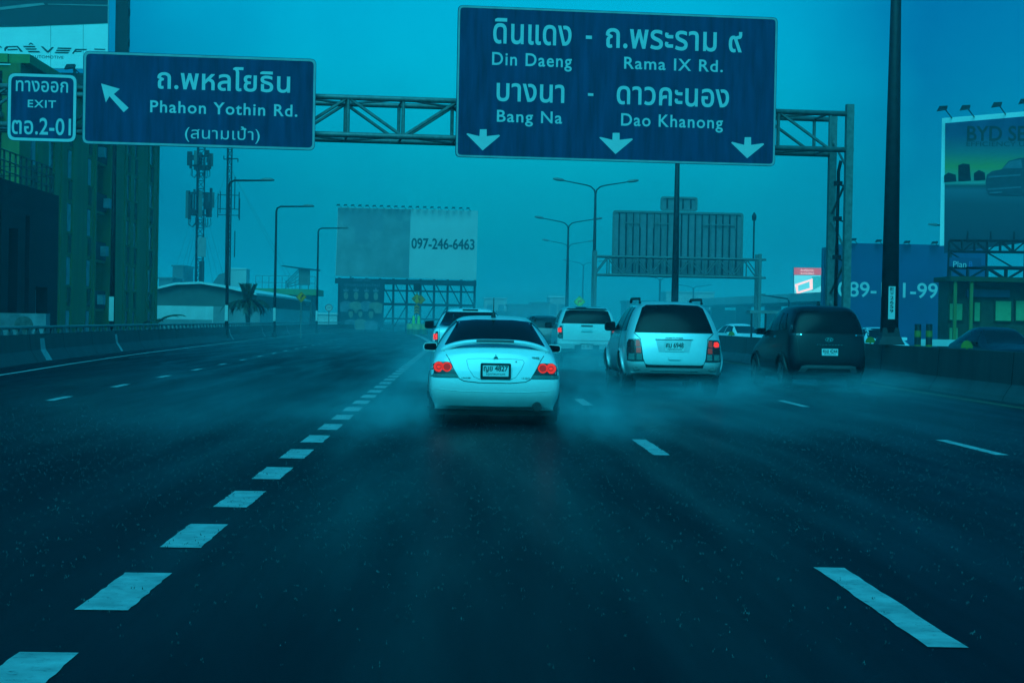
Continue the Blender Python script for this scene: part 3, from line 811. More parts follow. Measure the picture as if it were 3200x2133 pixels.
# blue billboard with a phone number
q = P(D(1940, 700), 170)
zt_ = P(D(1940, 558), 170).z
t = thing('billboard', 'deep blue wraparound billboard with a pale telephone number starting zero eight nine', 'billboard', (q.x, 170, 0), R(0))
pl = Plane((q.x, 170, 0), 0)
MB().box((0, 0, -.05), (12.2, 11.5, zt_)).build('panel', BOARDB, t)
lettering('089-121-9990', pl.box((770, 695), (1565, 795), Z8), .012, SIGNW, t, bold=.012)
spots(t, pl, [(865, 420), (1030, 428), (1215, 436), (1395, 440)], Z8, 1.0, .4)
for k in range(5): MB().box((-.03, .9+k*2.2, .3), (.0-.002, 1.0+k*2.2, zt_-.3)).build('panel_seam', WALLD, t)

# lit screen
t, pl = board('lit screen showing a red banner over a bright cyan and white picture', 268, R(-2), [D(1822, 614), D(1892, 617), D(1892, 675), D(1824, 676)], STEELD, 'screen')
def em(n, c, s): return mat(n, tuple(x*.3 for x in c), .4, var=.03, emit=c, estr=s)
SX = lambda x, y: (2200 + x*.23374, 850 + y*.23374)
patch2(t, pl, [(1205, -60), (1680, -52), (1680, 40), (1202, 36)], .01, em('screen_red', (.55, .06, .05), .8), 'red_banner', SX)
patch2(t, pl, [(1205, 40), (1680, 44), (1680, 300), (1208, 292)], .01, em('screen_cyan', (.10, .78, .88), 1.1), 'picture', SX)
patch2(t, pl, [(1440, 60), (1680, 48), (1680, 120), (1440, 250)], .05, em('screen_teal', (.02, .45, .45), 1.0), 'picture_band', SX)
o1 = pl.poly([SX(*p) for p in [(1212, 165), (1450, 85), (1452, 230), (1240, 292)]]); o2 = pl.poly([SX(*p) for p in [(1255, 180), (1410, 125), (1412, 212), (1258, 258)]])
ring(o1, o2, -.16, -.09).build('bright_outline', em('screen_white', (1.0, .88, .85), 1.15), t)
lettering('ต้องที่นี่เท่านั้น', pl.box((1290, -42), (1470, -10), SX), .045, em('screen_text', (.9, .9, .9), 1.), t)
lettering('พาราไดซ์ออก', pl.box((1290, 0), (1470, 30), SX), .045, em('screen_text', (.9, .9, .9), 1.), t)
legs(t, pl, [-1.2, 1.2], 0, .4, .2, False)

# car advertisement billboard
c4 = [Z3(1790, 815), Z3(2560, 730), Z3(2560, 1640), Z3(1780, 1570)]
t, pl = board('tall white framed billboard with a car advertisement, spotlights along its top', 118, R(-12), [Z3(1786, 815), Z3(3000, 716), Z9(3500, -150), Z9(340, 150)], BOARDW)
def grad(name, stops):
    m = bpy.data.materials.new(name); m.use_nodes = True; n, l = m.node_tree.nodes, m.node_tree.links
    tc = n.new('ShaderNodeTexCoord'); sp = n.new('ShaderNodeSeparateXYZ'); rp = n.new('ShaderNodeValToRGB')
    l.new(tc.outputs['Generated'], sp.inputs[0]); l.new(sp.outputs[2], rp.inputs[0]); l.new(rp.outputs[0], n['Principled BSDF'].inputs['Base Color'])
    e = rp.color_ramp.elements
    while len(e) > 1: e.remove(e[0])
    e[0].position, e[0].color = stops[0][0], (*stops[0][1], 1)
    for p, c in stops[1:]: x = e.new(p); x.color = (*c, 1)
    n['Principled BSDF'].inputs['Roughness'].default_value = .5
    return m
PIC = grad('printed_landscape', [(0, (.01, .02, .045)), (.34, (.02, .045, .07)), (.44, (.05, .10, .14)), (.47, (.02, .04, .05)), (.49, (.14, .30, .25)), (.60, (.17, .25, .06)), (.70, (.05, .14, .14)), (.82, (.015, .06, .15)), (1, (.01, .05, .15))])
patch2(t, pl, [(1808, 850), (2970, 751), (2970, 1595), (1800, 1745)], .01, PIC, 'printed_picture', Z3)
for pts in ([(1800, 1210), (1830, 1190), (1880, 1205), (1885, 1250), (1800, 1255)], [(1898, 1140), (1930, 1128), (1975, 1132), (1985, 1245), (1898, 1250)], [(2005, 1195), (2040, 1172), (2080, 1190), (2085, 1240), (2005, 1245)]):
    patch2(t, pl, pts, .045, WALLD, 'printed_tower', Z3)
b = MB(); b.prism(pl.poly([Z3(*p) for p in [(2085, 1260), (2095, 1205), (2130, 1180), (2195, 1168), (2245, 1110), (2320, 1090), (2500, 1078), (2640, 1130), (2760, 1190), (2770, 1330), (2560, 1370), (2330, 1350), (2110, 1345), (2090, 1310)]]), -.075, -.05); b.build('printed_car', mat('print_car_dark', (.02, .035, .06), .5), t)
b = MB()
for pts in ([(2105, 1215), (2330, 1200), (2325, 1212), (2105, 1228)], [(2100, 1300), (2330, 1285), (2330, 1295), (2100, 1312)], [(2200, 1165), (2250, 1115), (2330, 1098), (2340, 1160)], [(2110, 1325), (2200, 1320), (2200, 1330), (2112, 1336)]):
    b.prism(pl.poly([Z3(*p) for p in pts]), -.10, -.08)
b.build('printed_car_trim', mat('print_car_grey', (.07, .11, .15), .5), t)
lettering('BYD SEALION', pl.box((1958, 868), (2760, 975), Z3), .045, INK, t, bold=.02)
lettering('EFFICIENCY UNLIMITED', pl.box((1955, 920), (2650, 1028), Z3)[:1] + (pl.uv(Z3(2300, 1010))[1],) + (pl.uv(Z3(2650, 980))[0], pl.uv(Z3(2300, 978))[1]), .045, INK, t, bold=0)
spots(t, pl, [(1790, 770), (1945, 765), (2160, 745), (2345, 722)], Z3, 1.15, 1.2)
b = MB()
u0_, u1_ = pl.uv(Z9(445, 120))[0], pl.uv(Z9(2300, 60))[0]
def vz(y): return pl.uv(Z9(900, y))[1]
for (za, zb_, nn, r) in ((105, 240, 12, .06), (432, 572, 8, .10)):
    a, c = vz(za), vz(zb_)
    for yy in (-1.4, -2.6):
        b.tube([(u0_, yy, a), (u1_, yy, a)], r, 5); b.tube([(u0_, yy, c), (u1_, yy, c)], r, 5)
        for k in range(nn):
            x0, x1 = u0_ + k*(u1_-u0_)/nn, u0_ + (k+1)*(u1_-u0_)/nn
            b.tube([(x0, yy, c), (x0, yy, a)], r*.8, 5); b.tube([(x0, yy, c), (x1, yy, a)] if k % 2 else [(x0, yy, a), (x1, yy, c)], r*.7, 5)
for k in range(5):
    x = u0_ + k*(u1_-u0_)/4; b.tube([(x, -1.4, vz(572)), (x, -1.4, vz(105))], .07, 5)
    b.tube([(x, -1.4, vz(240)), (x + 1.6, -1.4, vz(430))], .05, 5)
b.build('support_lattice', STEELD, t)
MB().box((u0_, -2.9, vz(425)), (pl.uv(Z9(820, 400))[0], -2.65, vz(318))).build('name_panel', BOARDB, t)
bx_ = Plane(pl.q + pl.n*2.9, pl.a)
o = lettering('Plan', bx_.box((505, 338), (665, 412), Z9), 2.905, SIGNW, t, bold=0)
o = lettering('B', bx_.box((698, 338), (742, 405), Z9), 2.905, mat('blue_ink', (.04, .14, .4)), t, bold=.012)
legs(t, pl, [u0_ + 1.5, u0_ + 6, u0_+12], vz(572), -1.9, .22, False)
b = MB()
for x in (680, 965, 1250):
    u = pl.uv(Z9(x, 60))[0]; MB().tube([(u, -.15, vz(110)), (u, -.15, vz(-30))], .05, 5).build('panel_seam', STEELD, t)

# ------------------------------------------------------------------ toll office and bollards beyond the opposite carriageway
q = P(D(2178, 700), 104); 
t = thing('toll_office', 'dark olive toll office with pale green window panels under the steel truss', 'building', (q.x, 104, 0))
pl = Plane((q.x, 104, 0), 0)
ztop_ = pl.uv(Z9(700, 590))[1]
W = [((455, 855), (610, 1055)), ((757, 840), (825, 1070)), ((1015, 825), (1207, 1065)), ((1265, 822), (1480, 1065)), ((450, 1148), (553, 1400))]
MB().box((0, 0, 0), (9.5, 2.2, ztop_)).build('wall', mat('dark_olive_wall', (.035, .045, .02), .7, var=.3), t)
for a, c in W:
    u0, v0, u1, v1 = pl.box(a, c, Z9)
    o = MB().box((u0, -.12, max(.02, v0)), (u1, -.003, v1)).build('window', mat('pale_green_panel', (.16, .34, .14), .5, var=.1), t)
    r = [(u0-.06, v1+.06), (u1+.06, v1+.06), (u1+.06, max(.01, v0-.06)), (u0-.06, max(.01, v0-.06))]
    ring(r, inset(r, .062), -.15, -.004).build('frame', OLIVED, o)
MB().box((-.2, -1.2, ztop_), (9.7, 2.5, ztop_+.25)).build('roof', OLIVED, t)
for u in (.1, pl.uv(Z9(665, 800))[0], 4.4): MB().tube([(u, -1.0, 0), (u, -1.0, ztop_)], .12, 4, sq=True).build('column', OLIVE, t)
a0, v0, a1, v1 = pl.box((1080, 690), (1180, 780), Z9)
MB().box((.9, -.3, v0), (a1, -.05, v1)).build('fascia_panel', mat('blue_fascia', (.02, .06, .12)), t)
for px, dx in ((2108, 0), (2134, 0)):
    q = Gd(D(px, 800)); Yb = 84
    q = P(D(px, 770), Yb)
    t = thing('striped_bollard', 'tall black and yellow striped bollard at the toll lane, ' + ('standing by the tall lamp post' if px < 2120 else 'standing towards the toll office'), 'bollard', (q.x, Yb, 0), 0, 'striped bollards at the toll lane')
    ht = P(D(px, 744), Yb).z
    MB().tube([(0, 0, 0), (0, 0, ht)], .14, 12).build('post', TRIM, t)
    for k in range(3): MB().tube([(0, 0, ht-.55-k*.6), (0, 0, ht-.28-k*.6)], .147, 12).build('yellow_band', YGREEN, t)
q = P(D(2165, 775), 88)
t = thing('guard_rail', 'short pale guard rail between the striped bollards and the toll office', 'guard rail', (q.x, 88, 0))
MB().box((-1.0, -.05, .62), (1.0, .05, .92)).build('rail', SHEDW, t)
for u in (-.8, .8): MB().box((u-.05, -.04, 0), (u+.05, .04, .619)).build('post', STEEL, t)

# ------------------------------------------------------------------ sheds, halls, masts, palm on the exit side
Yw = 172.
p0, p1, p2 = P(D(346, 668), Yw), P(D(462, 652), Yw), P(D(590, 678), Yw)
t = thing('warehouse', 'pale walled warehouse with low curved roof behind the exit lane barrier', 'building', (p1.x, Yw, 0))
def lx(p): return p.x - p1.x
arc = [(lx(p0), p0.z), (lx(p0)*.5, (p0.z+p1.z)/2+.22), (0, p1.z), (lx(p2)*.4, p1.z-.28), (lx(p2), p2.z)]
zm = P(D(460, 703), Yw).z
MB().prism([(lx(p0), 0), (lx(p2), 0), (lx(p2), zm), (lx(p0), zm)], 0, 60).build('wall', SHEDW, t)
MB().prism([(lx(p0), zm+.002), (lx(p2), zm+.002)] + arc[::-1], .1, 60).build('gable', SHEDG, t)
roof = [(x-.0, z) for x, z in arc]
b = MB(); n = len(arc)
for i in range(n-1):
    (xa, za), (xb, zb_) = arc[i], arc[i+1]
    b.add([(xa, -.4, za+.01), (xb, -.4, zb_+.01), (xb, 61, zb_+.01), (xa, 61, za+.01), (xa, -.4, za+.2), (xb, -.4, zb_+.2), (xb, 61, zb_+.2), (xa, 61, za+.2)], [(0,3,2,1),(4,5,6,7),(0,1,5,4),(1,2,6,5),(2,3,7,6),(3,0,4,7)])
b.build('roof', ROOFL, t)
u0 = lx(P(D(490, 720), Yw)); MB().box((u0, -.06, 0), (lx(p2)+.3, -.003, zm)).build('sliding_door', BOARDG, t)
MB().box((lx(p0)+.2, -.05, .0), (u0-.1, -.004, P(D(420, 733), Yw).z)).build('plinth_band', BOARDG, t)
pa, pb = P(D(588, 662), 235), P(D(724, 668), 235)
t = thing('green_roofed_hall', 'low hall with flat green fascia roof behind the curve warning diamond', 'building', ((pa.x+pb.x)/2, 235, 0))
w = (pb.x-pa.x)/2
MB().box((-w+.4, 0, 0), (w-.4, 10, pa.z-.7)).build('wall', SHEDG, t)
MB().box((-w, -1, pa.z-.7), (w+.3, 10, pa.z)).build('roof', GREENT, t)
b = MB()
for k in range(9): x = -w+.9+k*(2*w-1.8)/8; b.box((x-.18, -.06, 0.2), (x+.18, -.003, pa.z-1.6))
b.build('window', CURTAIN, t)
b = MB()
for k in range(10): x = -w+k*2*w/9; b.box((x-.03, -.5, pa.z), (x+.03, -.44, pa.z+1.5))
for z in (.7, 1.5): b.box((-w, -.5, pa.z+z-.03), (w, -.45, pa.z+z+.03))
b.build('roof_railing', STEEL, t)
pc = P(D(690, 652), 236)
t = thing('rooftop_hoarding', 'small tilted hoarding on raking struts above the green roofed hall', 'hoarding', (pc.x, 236, pa.z))
h0 = P(D(690, 612), 236).z - pa.z
MB().box((-.2, -.2, .5), (1.1, .2, h0-.2)).build('panel', SHEDG, t)
MB().prism([(-2.2, h0+.1), (-.1, h0-.12), (2.3, h0-.35), (2.3, h0-.5), (-.1, h0-.3), (-2.2, h0-.02)], -.6, .6).build('canopy', STEELD, t)
b = MB()
for k in range(4): b.tube([(-.2, 0, .6+k*.5), (-1.6, 0, .2 + k*.12)], .05, 5)
b.tube([(-.2, 0, h0-.3), (-1.7, 0, .8)], .05, 5); b.box((-.1, -.1, -.02), (.0, .1, .5)); b.box((.9, -.1, -.02), (1.0, .1, .5)); b.tube([(-1.7, 0, 0), (-1.7, 0, 1.0)], .05, 5)
b.build('strut', STEELD, t)
pa, pb = P(D(487, 654), 250), P(D(565, 618), 250)
t = thing('water_tank', 'grey rooftop tank with one rounded side, behind the slim lattice mast', 'tank', ((pa.x+pb.x)/2, 250, 0))
w = (pb.x-pa.x)/2; h = pb.z
MB().prism([(-w, 0), (-.1, 0), (-.1, h-.4), (-w*.6, h-.7), (-w*.9, h-1.6), (-w, h-2.4)], 0, 4).build('tank_body', FAR, t)
MB().box((0, .5, 0), (w, 4.5, h)).build('casing', FARP, t)
MB().box((-.05, .4, h), (w+.05, 4.6, h+.12)).build('cover', ROOFL, t)

def mast_tower(px, Y, ptop, half, label, ant):
    q = P(D(px, 700), Y); H = P(D(px, ptop), Y).z
    t = thing('telecom_mast', label, 'mast', (q.x, Y, 0))
    b = MB(); c = [(half, 0), (-half*.6, half), (-half*.6, -half)]
    for x, y in c: b.tube([(x, y, 0), (x, y, H)], .07, 5)
    k = 0; z = 0
    while z < H - .8:
        for i in range(3):
            a, d = c[i], c[(i+1) % 3]
            b.tube([(*a, z), (*d, z+.8)], .03, 4); b.tube([(*a, z), (*d, z)], .03, 4)
        z += .8
    b.build('lattice', STEELD, t)
    return t, H
rnd = random.Random(3)
t, H = mast_tower(455, 205, 250, .44, 'broad telecom mast crowded with antenna panels', 1)
S_ = 4573/205
def zz(y): return P(D(455, y), 205).z
for (ya, yb_, rad, n) in ((345, 392, 1.05, 9), (430, 505, 1.25, 12)):
    b = MB()
    for z in (zz(yb_)+.5, zz(ya)-.6):
        b.tube([(rad*math.cos(2*math.pi*k/10), rad*math.sin(2*math.pi*k/10), z) for k in range(11)], .04, 4)
        for k in range(5): w = 2*math.pi*k/5; b.tube([(0, 0, z), (rad*math.cos(w), rad*math.sin(w), z)], .04, 4)
    b.build('antenna_frame', STEELD, t)
    for k in range(n):
        w = 2*math.pi*k/n + rnd.random()*.3; r = rad*(.95 + .2*rnd.random()); h = (zz(ya)-zz(yb_))*(.45+.5*rnd.random()); z0 = zz(yb_) + rnd.random()*(zz(ya)-zz(yb_)-h)
        x, y = r*math.cos(w), r*math.sin(w); s = .10 + .12*rnd.random()
        MB().box((x-s, y-.08, z0), (x+s, y+.08, z0+h)).build('antenna_panel', STEELD if k % 3 else SHEDG, t)
    b = MB()
    for k in range(10):
        w = rnd.random()*6.28; r = rad*rnd.random()*.9; z = zz(yb_) - .2 + rnd.random()*1.8
        x, y = r*math.cos(w), r*math.sin(w); b.box((x-.2, y-.15, z), (x+.2, y+.15, z+.5))
    b.build('radio_unit', STEELD, t)
    b = MB()
    for k in range(7):
        w = 6.28*k/7; x, y = rad*math.cos(w)*.9, rad*math.sin(w)*.9; z = zz(yb_)
        b.tube([(x, y, z+.2), (x*1.05, y, z-.5), (x*.7, y*.7, z-.75), (x*.3, y*.3, z-.2)], .035, 4)
    b.build('cable_loop', TRIM, t)
b = MB(); b.box((-.1, -.45, zz(590)), (.75, -.38, zz(545))); b.build('antenna_panel', BOARDG, t)
b = MB(); b.box((.1, -.42, zz(650)), (.62, -.36, zz(600))); b.build('cable_tray', STEELD, t)
b = MB()
for k in range(8):
    w = 6.28*k/8+.3; b.tube([(0, 0, zz(440 + 40*(k % 2))), (4.2*math.cos(w), 4.2*math.sin(w), 0)], .012, 3)
b.build('guy_wire', STEEL, t)
t, H = mast_tower(521, 185, 250, .24, 'slim lattice mast with thin rod antennas beside the broad telecom mast', 0)
def zz(y): return P(D(521, y), 185).z
b = MB()
for x, ya, yb_ in ((-.75, 440, 490), (-.95, 445, 500), (.55, 405, 480), (.95, 440, 500), (1.0, 455, 505), (.62, 530, 590)):
    b.tube([(x, .2*x, zz(yb_)), (x, .2*x, zz(ya))], .05, 5)
b.build('rod_antenna', STEELD, t)
b = MB()
for y in (448, 480, 494): b.tube([(-.95, -.1, zz(y)), (1.0, .1, zz(y))], .035, 4)
b.tube([(-.5, 0, zz(366)), (.8, 0, zz(364))], .05, 4); b.tube([(-.5, 0, zz(366)), (-.5, 0, zz(358))], .05, 4); b.tube([(.8, 0, zz(364)), (.8, 0, zz(372))], .05, 4)
b.build('antenna_frame', STEELD, t)
MB().box((.05, -.35, 3), (.2, -.28, zz(590))).build('cable_tray', SHEDW, t)
b = MB()
for k, (x, y) in enumerate(((9, -2), (8, 3), (-6, 3), (-5, -4))):
    b.tube([(0, 0, zz(380)), (x, y, 0)], .012, 3)
b.build('guy_wire', STEEL, t)

def frond(b, base, az, el, L, droop, w=.55):
    p = Vector(base); n = 9; pts = []
    for k in range(n+1):
        pts.append(p.copy()); e = el - droop*k/n; p = p + Vector((math.cos(az)*math.cos(e), math.sin(az)*math.cos(e), math.sin(e)))*(L/n)
    b.tube(pts, [.035*(1-.8*k/n) for k in range(n+1)], 4)
    for k in range(1, n):
        tg = (pts[k+1]-pts[k-1]).normalized(); sd_ = tg.cross(Vector((0, 0, 1))).normalized()
        for s in (-1, 1):
            for j in (0, .5):
                q = pts[k].lerp(pts[k+1], j); l = L*.30*(1 - .55*abs(k/n-.35))
                tip = q + sd_*s*l*.55 + tg*l*.75 + Vector((0, 0, -l*.25)); side = tg*w*.16
                b.add([q-side, q+side, tip], [(0, 1, 2)])
q = P(D(568, 735), 150)
hc = P(D(570, 706), 150).z
t = thing('palm_tree', 'dark palm with arching fronds in front of the warehouse wall', 'palm', (q.x, 150, 0))
MB().tube([(0, 0, 0), (.05, 0, hc*.5), (0, 0, hc)], [.22, .17, .2], 8).build('trunk', BARK, t, True)
b = MB(); rnd = random.Random(5)
for k in range(28): frond(b, (0, 0, hc), 6.28*k/28 + rnd.random()*.3, .75+.3*rnd.random(), 1.9+.5*rnd.random(), 2.0+.5*rnd.random())
for k in range(9): frond(b, (0, 0, hc), 6.28*k/9, 1.30+.1*rnd.random(), 1.9, .3)
b.build('crown', PALM, t)
q = P(D(365, 745), 118)
t = thing('palm_tree', 'single low palm frond arching above the barrier rail by the olive block', 'palm', (q.x, 118, 0))
MB().tube([(-.1, 0, 0), (-.1, 0, .9)], [.16, .14], 8).build('trunk', BARK, t)
b = MB(); frond(b, (-.1, 0, .9), .0, .75, 1.7, 1.0); frond(b, (-.1, 0, .9), 2.6, .5, 1.2, 1.3); frond(b, (-.1, 0, .9), 1.5, .7, 1.2, 1.3); frond(b, (-.1, 0, .9), .15, .9, 1.3, 1.2)
b.build('crown', PALM, t)

# ------------------------------------------------------------------ small road signs and the gore
def diamond(t, x, z, s, y, m=ORANGE):
    rect = [(x-s, z), (x, z+s), (x+s, z), (x, z-s)]
    o = MB().prism(rounded(rect, s*.12), y-.03, y).build('sign_plate', m, t)
    ring(rounded(inset(rect, s*.06), s*.1), rounded(inset(rect, s*.12), s*.1), y-.036, y-.028).build('border', INK, o)
    return o
Yc = 135.
q = P(D(692, 682), Yc)
t = thing('warning_sign', 'orange diamond sign with a black arrow curving to one side, beside a lamp post', 'warning sign', (q.x, Yc, 0))
s = 12.5/4573*Yc
diamond(t, 0, q.z, s, 0)
b = MB(); b.prism([(-.12*s, q.z-.5*s), (.02*s, q.z-.5*s), (.04*s, q.z-.1*s), (.2*s, q.z+.1*s), (.25*s, q.z-.04*s), (.5*s, q.z+.42*s), (.02*s, q.z+.4*s), (.1*s, q.z+.25*s), (-.12*s, q.z+.0*s)], -.045, -.031); b.build('arrow', INK, t)
MB().tube([(0, .04, 0), (0, .04, q.z+s*.5)], .05, 6).build('post', STEEL, t)
Yc = 205.
q = P(D(755.5, 706.5), Yc)
t = thing('speed_limit_sign', 'round white speed limit sign with dark ring on a thin post', 'road sign', (q.x, Yc, 0))
r_ = 8.2/4573*Yc
c0 = [(r_*math.cos(6.2832*k/24), q.z + r_*math.sin(6.2832*k/24)) for k in range(24)]
MB().prism(c0, -.03, 0).build('sign_plate', SIGNW, t)
ring(c0, [(x*.80, q.z + (z-q.z)*.80) for x, z in c0], -.045, -.031).build('border', mat('sign_red', (.35, .02, .02)), t)
lettering('50', (-r_*.5, q.z-r_*.34, r_*.5, q.z+r_*.34), .032, INK, t, bold=.02)
MB().tube([(0, .05, 0), (0, .05, q.z)], .05, 6).build('post', STEEL, t)

Yg = 186.
F3b = F3
pg = Plane(P(F3(1850, 1330), Yg), 0)
t = thing('crash_cushion', 'olive yellow crash barrel cluster at the lane fork, under the paired arrow sign', 'crash cushion', (pg.q.x, Yg, 0))
u0, v0, u1, v1 = pg.box((1620, 1120), (1930, 1330), F3)
hcush = v1 + pg.q.z
for i, (x, y) in enumerate([(-1.0, .2), (0, -.1), (1.0, .2), (-.5, 1.1), (.5, 1.1)]):
    x *= (u1-u0)/3.1
    MB().tube([(x, y, 0), (x, y, hcush*.48), (x, y, hcush*.5), (x, y, hcush*.54), (x, y, hcush)], [.52, .54, .57, .54, .50], 16).build('barrel', mat('barrel_green', (.26, .30, .02), .5, var=.25), t, True)
for i, x in enumerate((1780, 1885)):
    u = pg.uv(F3(x, 1045))[0]
    MB().tube([(u, .2, hcush), (u, .2, hcush+.7), (u, .2, hcush+.75)], [.14, .12, .03], 8).build('delineator', mat('lime_plastic', (.30, .75, .02), .5), t)
q = P(F3(1845, 610), Yg)
t = thing('warning_sign', 'orange diamond sign with two arrows splitting apart above a chevron plate', 'warning sign', (q.x, Yg+.6, 0))
s = 112*.15306/F_PX*Yg
diamond(t, 0, q.z, s, 0)
b = MB()
for k in (-1, 1):
    b.prism([(k*x*s, q.z + z*s) for x, z in [(.12, .30), (.24, .34), (.46, .02), (.62, .06), (.56, -.28), (.28, -.16), (.36, -.06)][::k]], -.045, -.031)
b.build('arrow', INK, t)
cz = P(F3(1845, 835), Yg).z; hw = 52*.15306/F_PX*Yg; hh = 88*.15306/F_PX*Yg
MB().prism([(-hw, cz-hh), (hw, cz-hh), (hw, cz+hh), (-hw, cz+hh)], -.03, 0).build('chevron_plate', INK, t)
for k in range(3):
    z = cz - hh*.95 + k*hh*.68
    MB().prism([(-hw, z), (0, z+hh*.42), (hw, z), (hw, z+hh*.30), (0, z+hh*.72), (-hw, z+hh*.30)], -.04, -.031).build('chevron', ORANGE, t)
MB().tube([(0, .05, 0), (0, .05, P(F3(1850, 330), Yg).z)], .06, 6).build('post', STEEL, t)
zc = P(F3(1855, 365), Yg).z
MB().prism([(-.32, zc-.25), (-.2, zc-.36), (.2, zc-.36), (.32, zc-.25), (.34, zc+.33), (-.34, zc+.33)], -.2, .25).build('beacon', TRIM, t)
q = P(F3(1925, 628), Yg+2)
t = thing('warning_sign', 'plain orange diamond sign half hidden behind the paired arrow diamond', 'warning sign', (q.x, Yg+2.2, 0))
diamond(t, 0, q.z, s*.92, 0)
MB().tube([(0, .05, 0), (0, .05, q.z)], .05, 6).build('post', STEEL, t)
q = P(D(1331, 693), 190)
t = thing('warning_sign', 'yellow green diamond sign with a bent arrow, just above the white canopied pickup', 'warning sign', (q.x, 190, 0))
s = 14/4573*190
diamond(t, 0, q.z, s, 0, mat('lime_sign_sheeting', (.55, .75, .03), .5))
b = MB(); b.prism([(-.3*s, q.z-.3*s), (-.1*s, q.z-.3*s), (-.1*s, q.z+.02*s), (.1*s, q.z+.02*s), (.1*s, q.z-.18*s), (.5*s, q.z+.16*s), (.1*s, q.z+.45*s), (.1*s, q.z+.26*s), (-.3*s, q.z+.26*s)], -.045, -.031); b.build('arrow', ORANGE, t)
MB().tube([(0, .05, 0), (0, .05, q.z)], .05, 6).build('post', STEEL, t)

# ------------------------------------------------------------------ far, hazy things
def far_block(x0, x1, ytop, Y, m, label, name='building', wins=True, roof=False):
    a, c = P(D(x0, 700), Y), P(D(x1, 700), Y); h = P(D((x0+x1)/2, ytop), Y).z; w = (c.x-a.x)/2
    t = thing(name, label, 'building', ((a.x+c.x)/2, Y, 0))
    MB().box((-w, 0, 0), (w, 12, h)).build('wall', m, t)
    MB().box((-w-.2, -.2, h), (w+.2, 12.2, h+.25)).build('roof', ROOFL if roof else m, t)
    if wins:
        n = max(2, int(w*2/3))
        for k in range(n):
            x = -w + (k+.5)*2*w/n; MB().box((x-.6, -.05, h*.45), (x+.6, -.004, h*.8)).build('window', WINDOW, t)
far_block(1222, 1262, 697, 330, FAR, 'dim hazy block above the roof of the dark car between lanes')
far_block(1168, 1222, 702, 300, FAR, 'low dark hazy block just above the white sedan roof')
far_block(1262, 1300, 683, 360, FARP, 'pale hazy block with a light cap near the row of lamp posts', roof=True)
far_block(1112, 1164, 686, 420, FARP, 'pale far block fading in the haze beside the telephone number billboard')
far_block(1440, 1530, 694, 320, FAR, 'dim hazy block seen under the reversed sign, behind the silver car')
far_block(1530, 1640, 672, 420, FARP, 'pale hazy slab beyond the reversed sign')
far_block(1100, 1170, 718, 280, FAR, 'dark low hazy shed between the billboard frame and the sedan roof', wins=False)
far_block(1640, 1740, 716, 300, FAR, 'long dim hazy block below the flyover')
far_block(395, 420, 612, 330, FAR, 'narrow hazy tower beside the broad telecom mast')
far_block(364, 395, 640, 320, FAR, 'lower hazy block between the olive block and the narrow tower')
far_block(725, 775, 722, 300, SHEDW, 'low white shed with pale roof behind the speed limit sign', wins=False, roof=True)
a, c = P(D(1640, 690), 300), P(D(1960, 706), 220)
t = thing('flyover', 'pale hazy flyover deck crossing behind the reversed sign gantry', 'flyover', ((a.x+c.x)/2, (a.y+c.y)/2, 0), math.atan2(c.y-a.y, c.x-a.x))
L = (c-a).length/2
MB().box((-L, -3, 4.1), (L, 3, 4.7)).build('deck', FAR, t)
MB().box((-L, -3.3, 4.3), (L, -3.002, 5.3)).build('parapet', FARP, t)
for k in range(5): MB().box((-L+3+k*2*(L-3)/4-.5, -1, 0), (-L+3+k*2*(L-3)/4+.5, 1, 4.098)).build('pier', FAR, t)
for (tip, Yf, lab) in (((1668, 680), 210, 'small single armed lamp post drooping beside the lit screen'),):
    pass
q = P(D(1812, 700), 200)
t = thing('street_lamp', 'small hazy lamp post with one long arm, beneath the lit screen', 'lamp post', (q.x, 200, 0))
h = P(D(1812, 686), 200).z
MB().tube([(0, 0, 0), (0, 0, h-.3), (-.15, 0, h), (-2.9, 0, h+.35)], [.11, .09, .08, .05], 6).build('pole', STEELD, t)
MB().tube([(-2.4, 0, h+.33), (-3.1, 0, h+.40)], [.12, .06], 6).build('lamp_head', STEEL, t)
q = P(D(2150, 518), 150)
t = thing('street_lamp', 'lamp arm poking out beside the white framed car billboard', 'lamp post', (P(D(2185, 518), 150).x, 150, 0))
MB().tube([(0, 0, 0), (0, 0, q.z-.2), (-.2, 0, q.z), (-1.6, 0, q.z+.08)], [.13, .09, .08, .05], 6).build('pole', STEELD, t)
MB().tube([(-1.1, 0, q.z+.06), (-1.75, 0, q.z+.1)], [.11, .06], 6).build('lamp_head', STEEL, t)
for px, Yf, top, lab in ((1515, 260, 640, 'thin hazy pole seen under the reversed sign'), (1592, 330, 660, 'faint far lamp post with two arms under the reversed sign'),):
    q = P(D(px, 700), Yf); h = P(D(px, top), Yf).z
    t = thing('street_lamp', lab, 'lamp post', (q.x, Yf, 0))
    MB().tube([(0, 0, 0), (0, 0, h)], .12, 6).build('pole', STEELD, t)
    b = MB()
    for s in (-1, 1): b.tube([(0, 0, h-.3), (s*.4, 0, h+.1), (s*3, 0, h+.5)], .06, 5)
    b.build('arm', STEELD, t)
# raised sign on struts seen past the dark car
q = P(D(1755, 735), 92)
t = thing('toll_booth', 'small steel framed booth with pale cap beyond the median barrier', 'booth', (q.x, 92, 0))
h = P(D(1755, 720), 92).z
MB().box((-.75, -.6, h), (.8, .6, h+.14)).build('roof', BOARDG, t)
for x in (-.65, .0, .65): MB().box((x-.04, -.5, 0), (x+.04, -.42, h)).build('post', STEELD, t)
MB().box((-.65, -.49, h*.55), (.65, -.43, h*.57)).build('rail', STEELD, t)
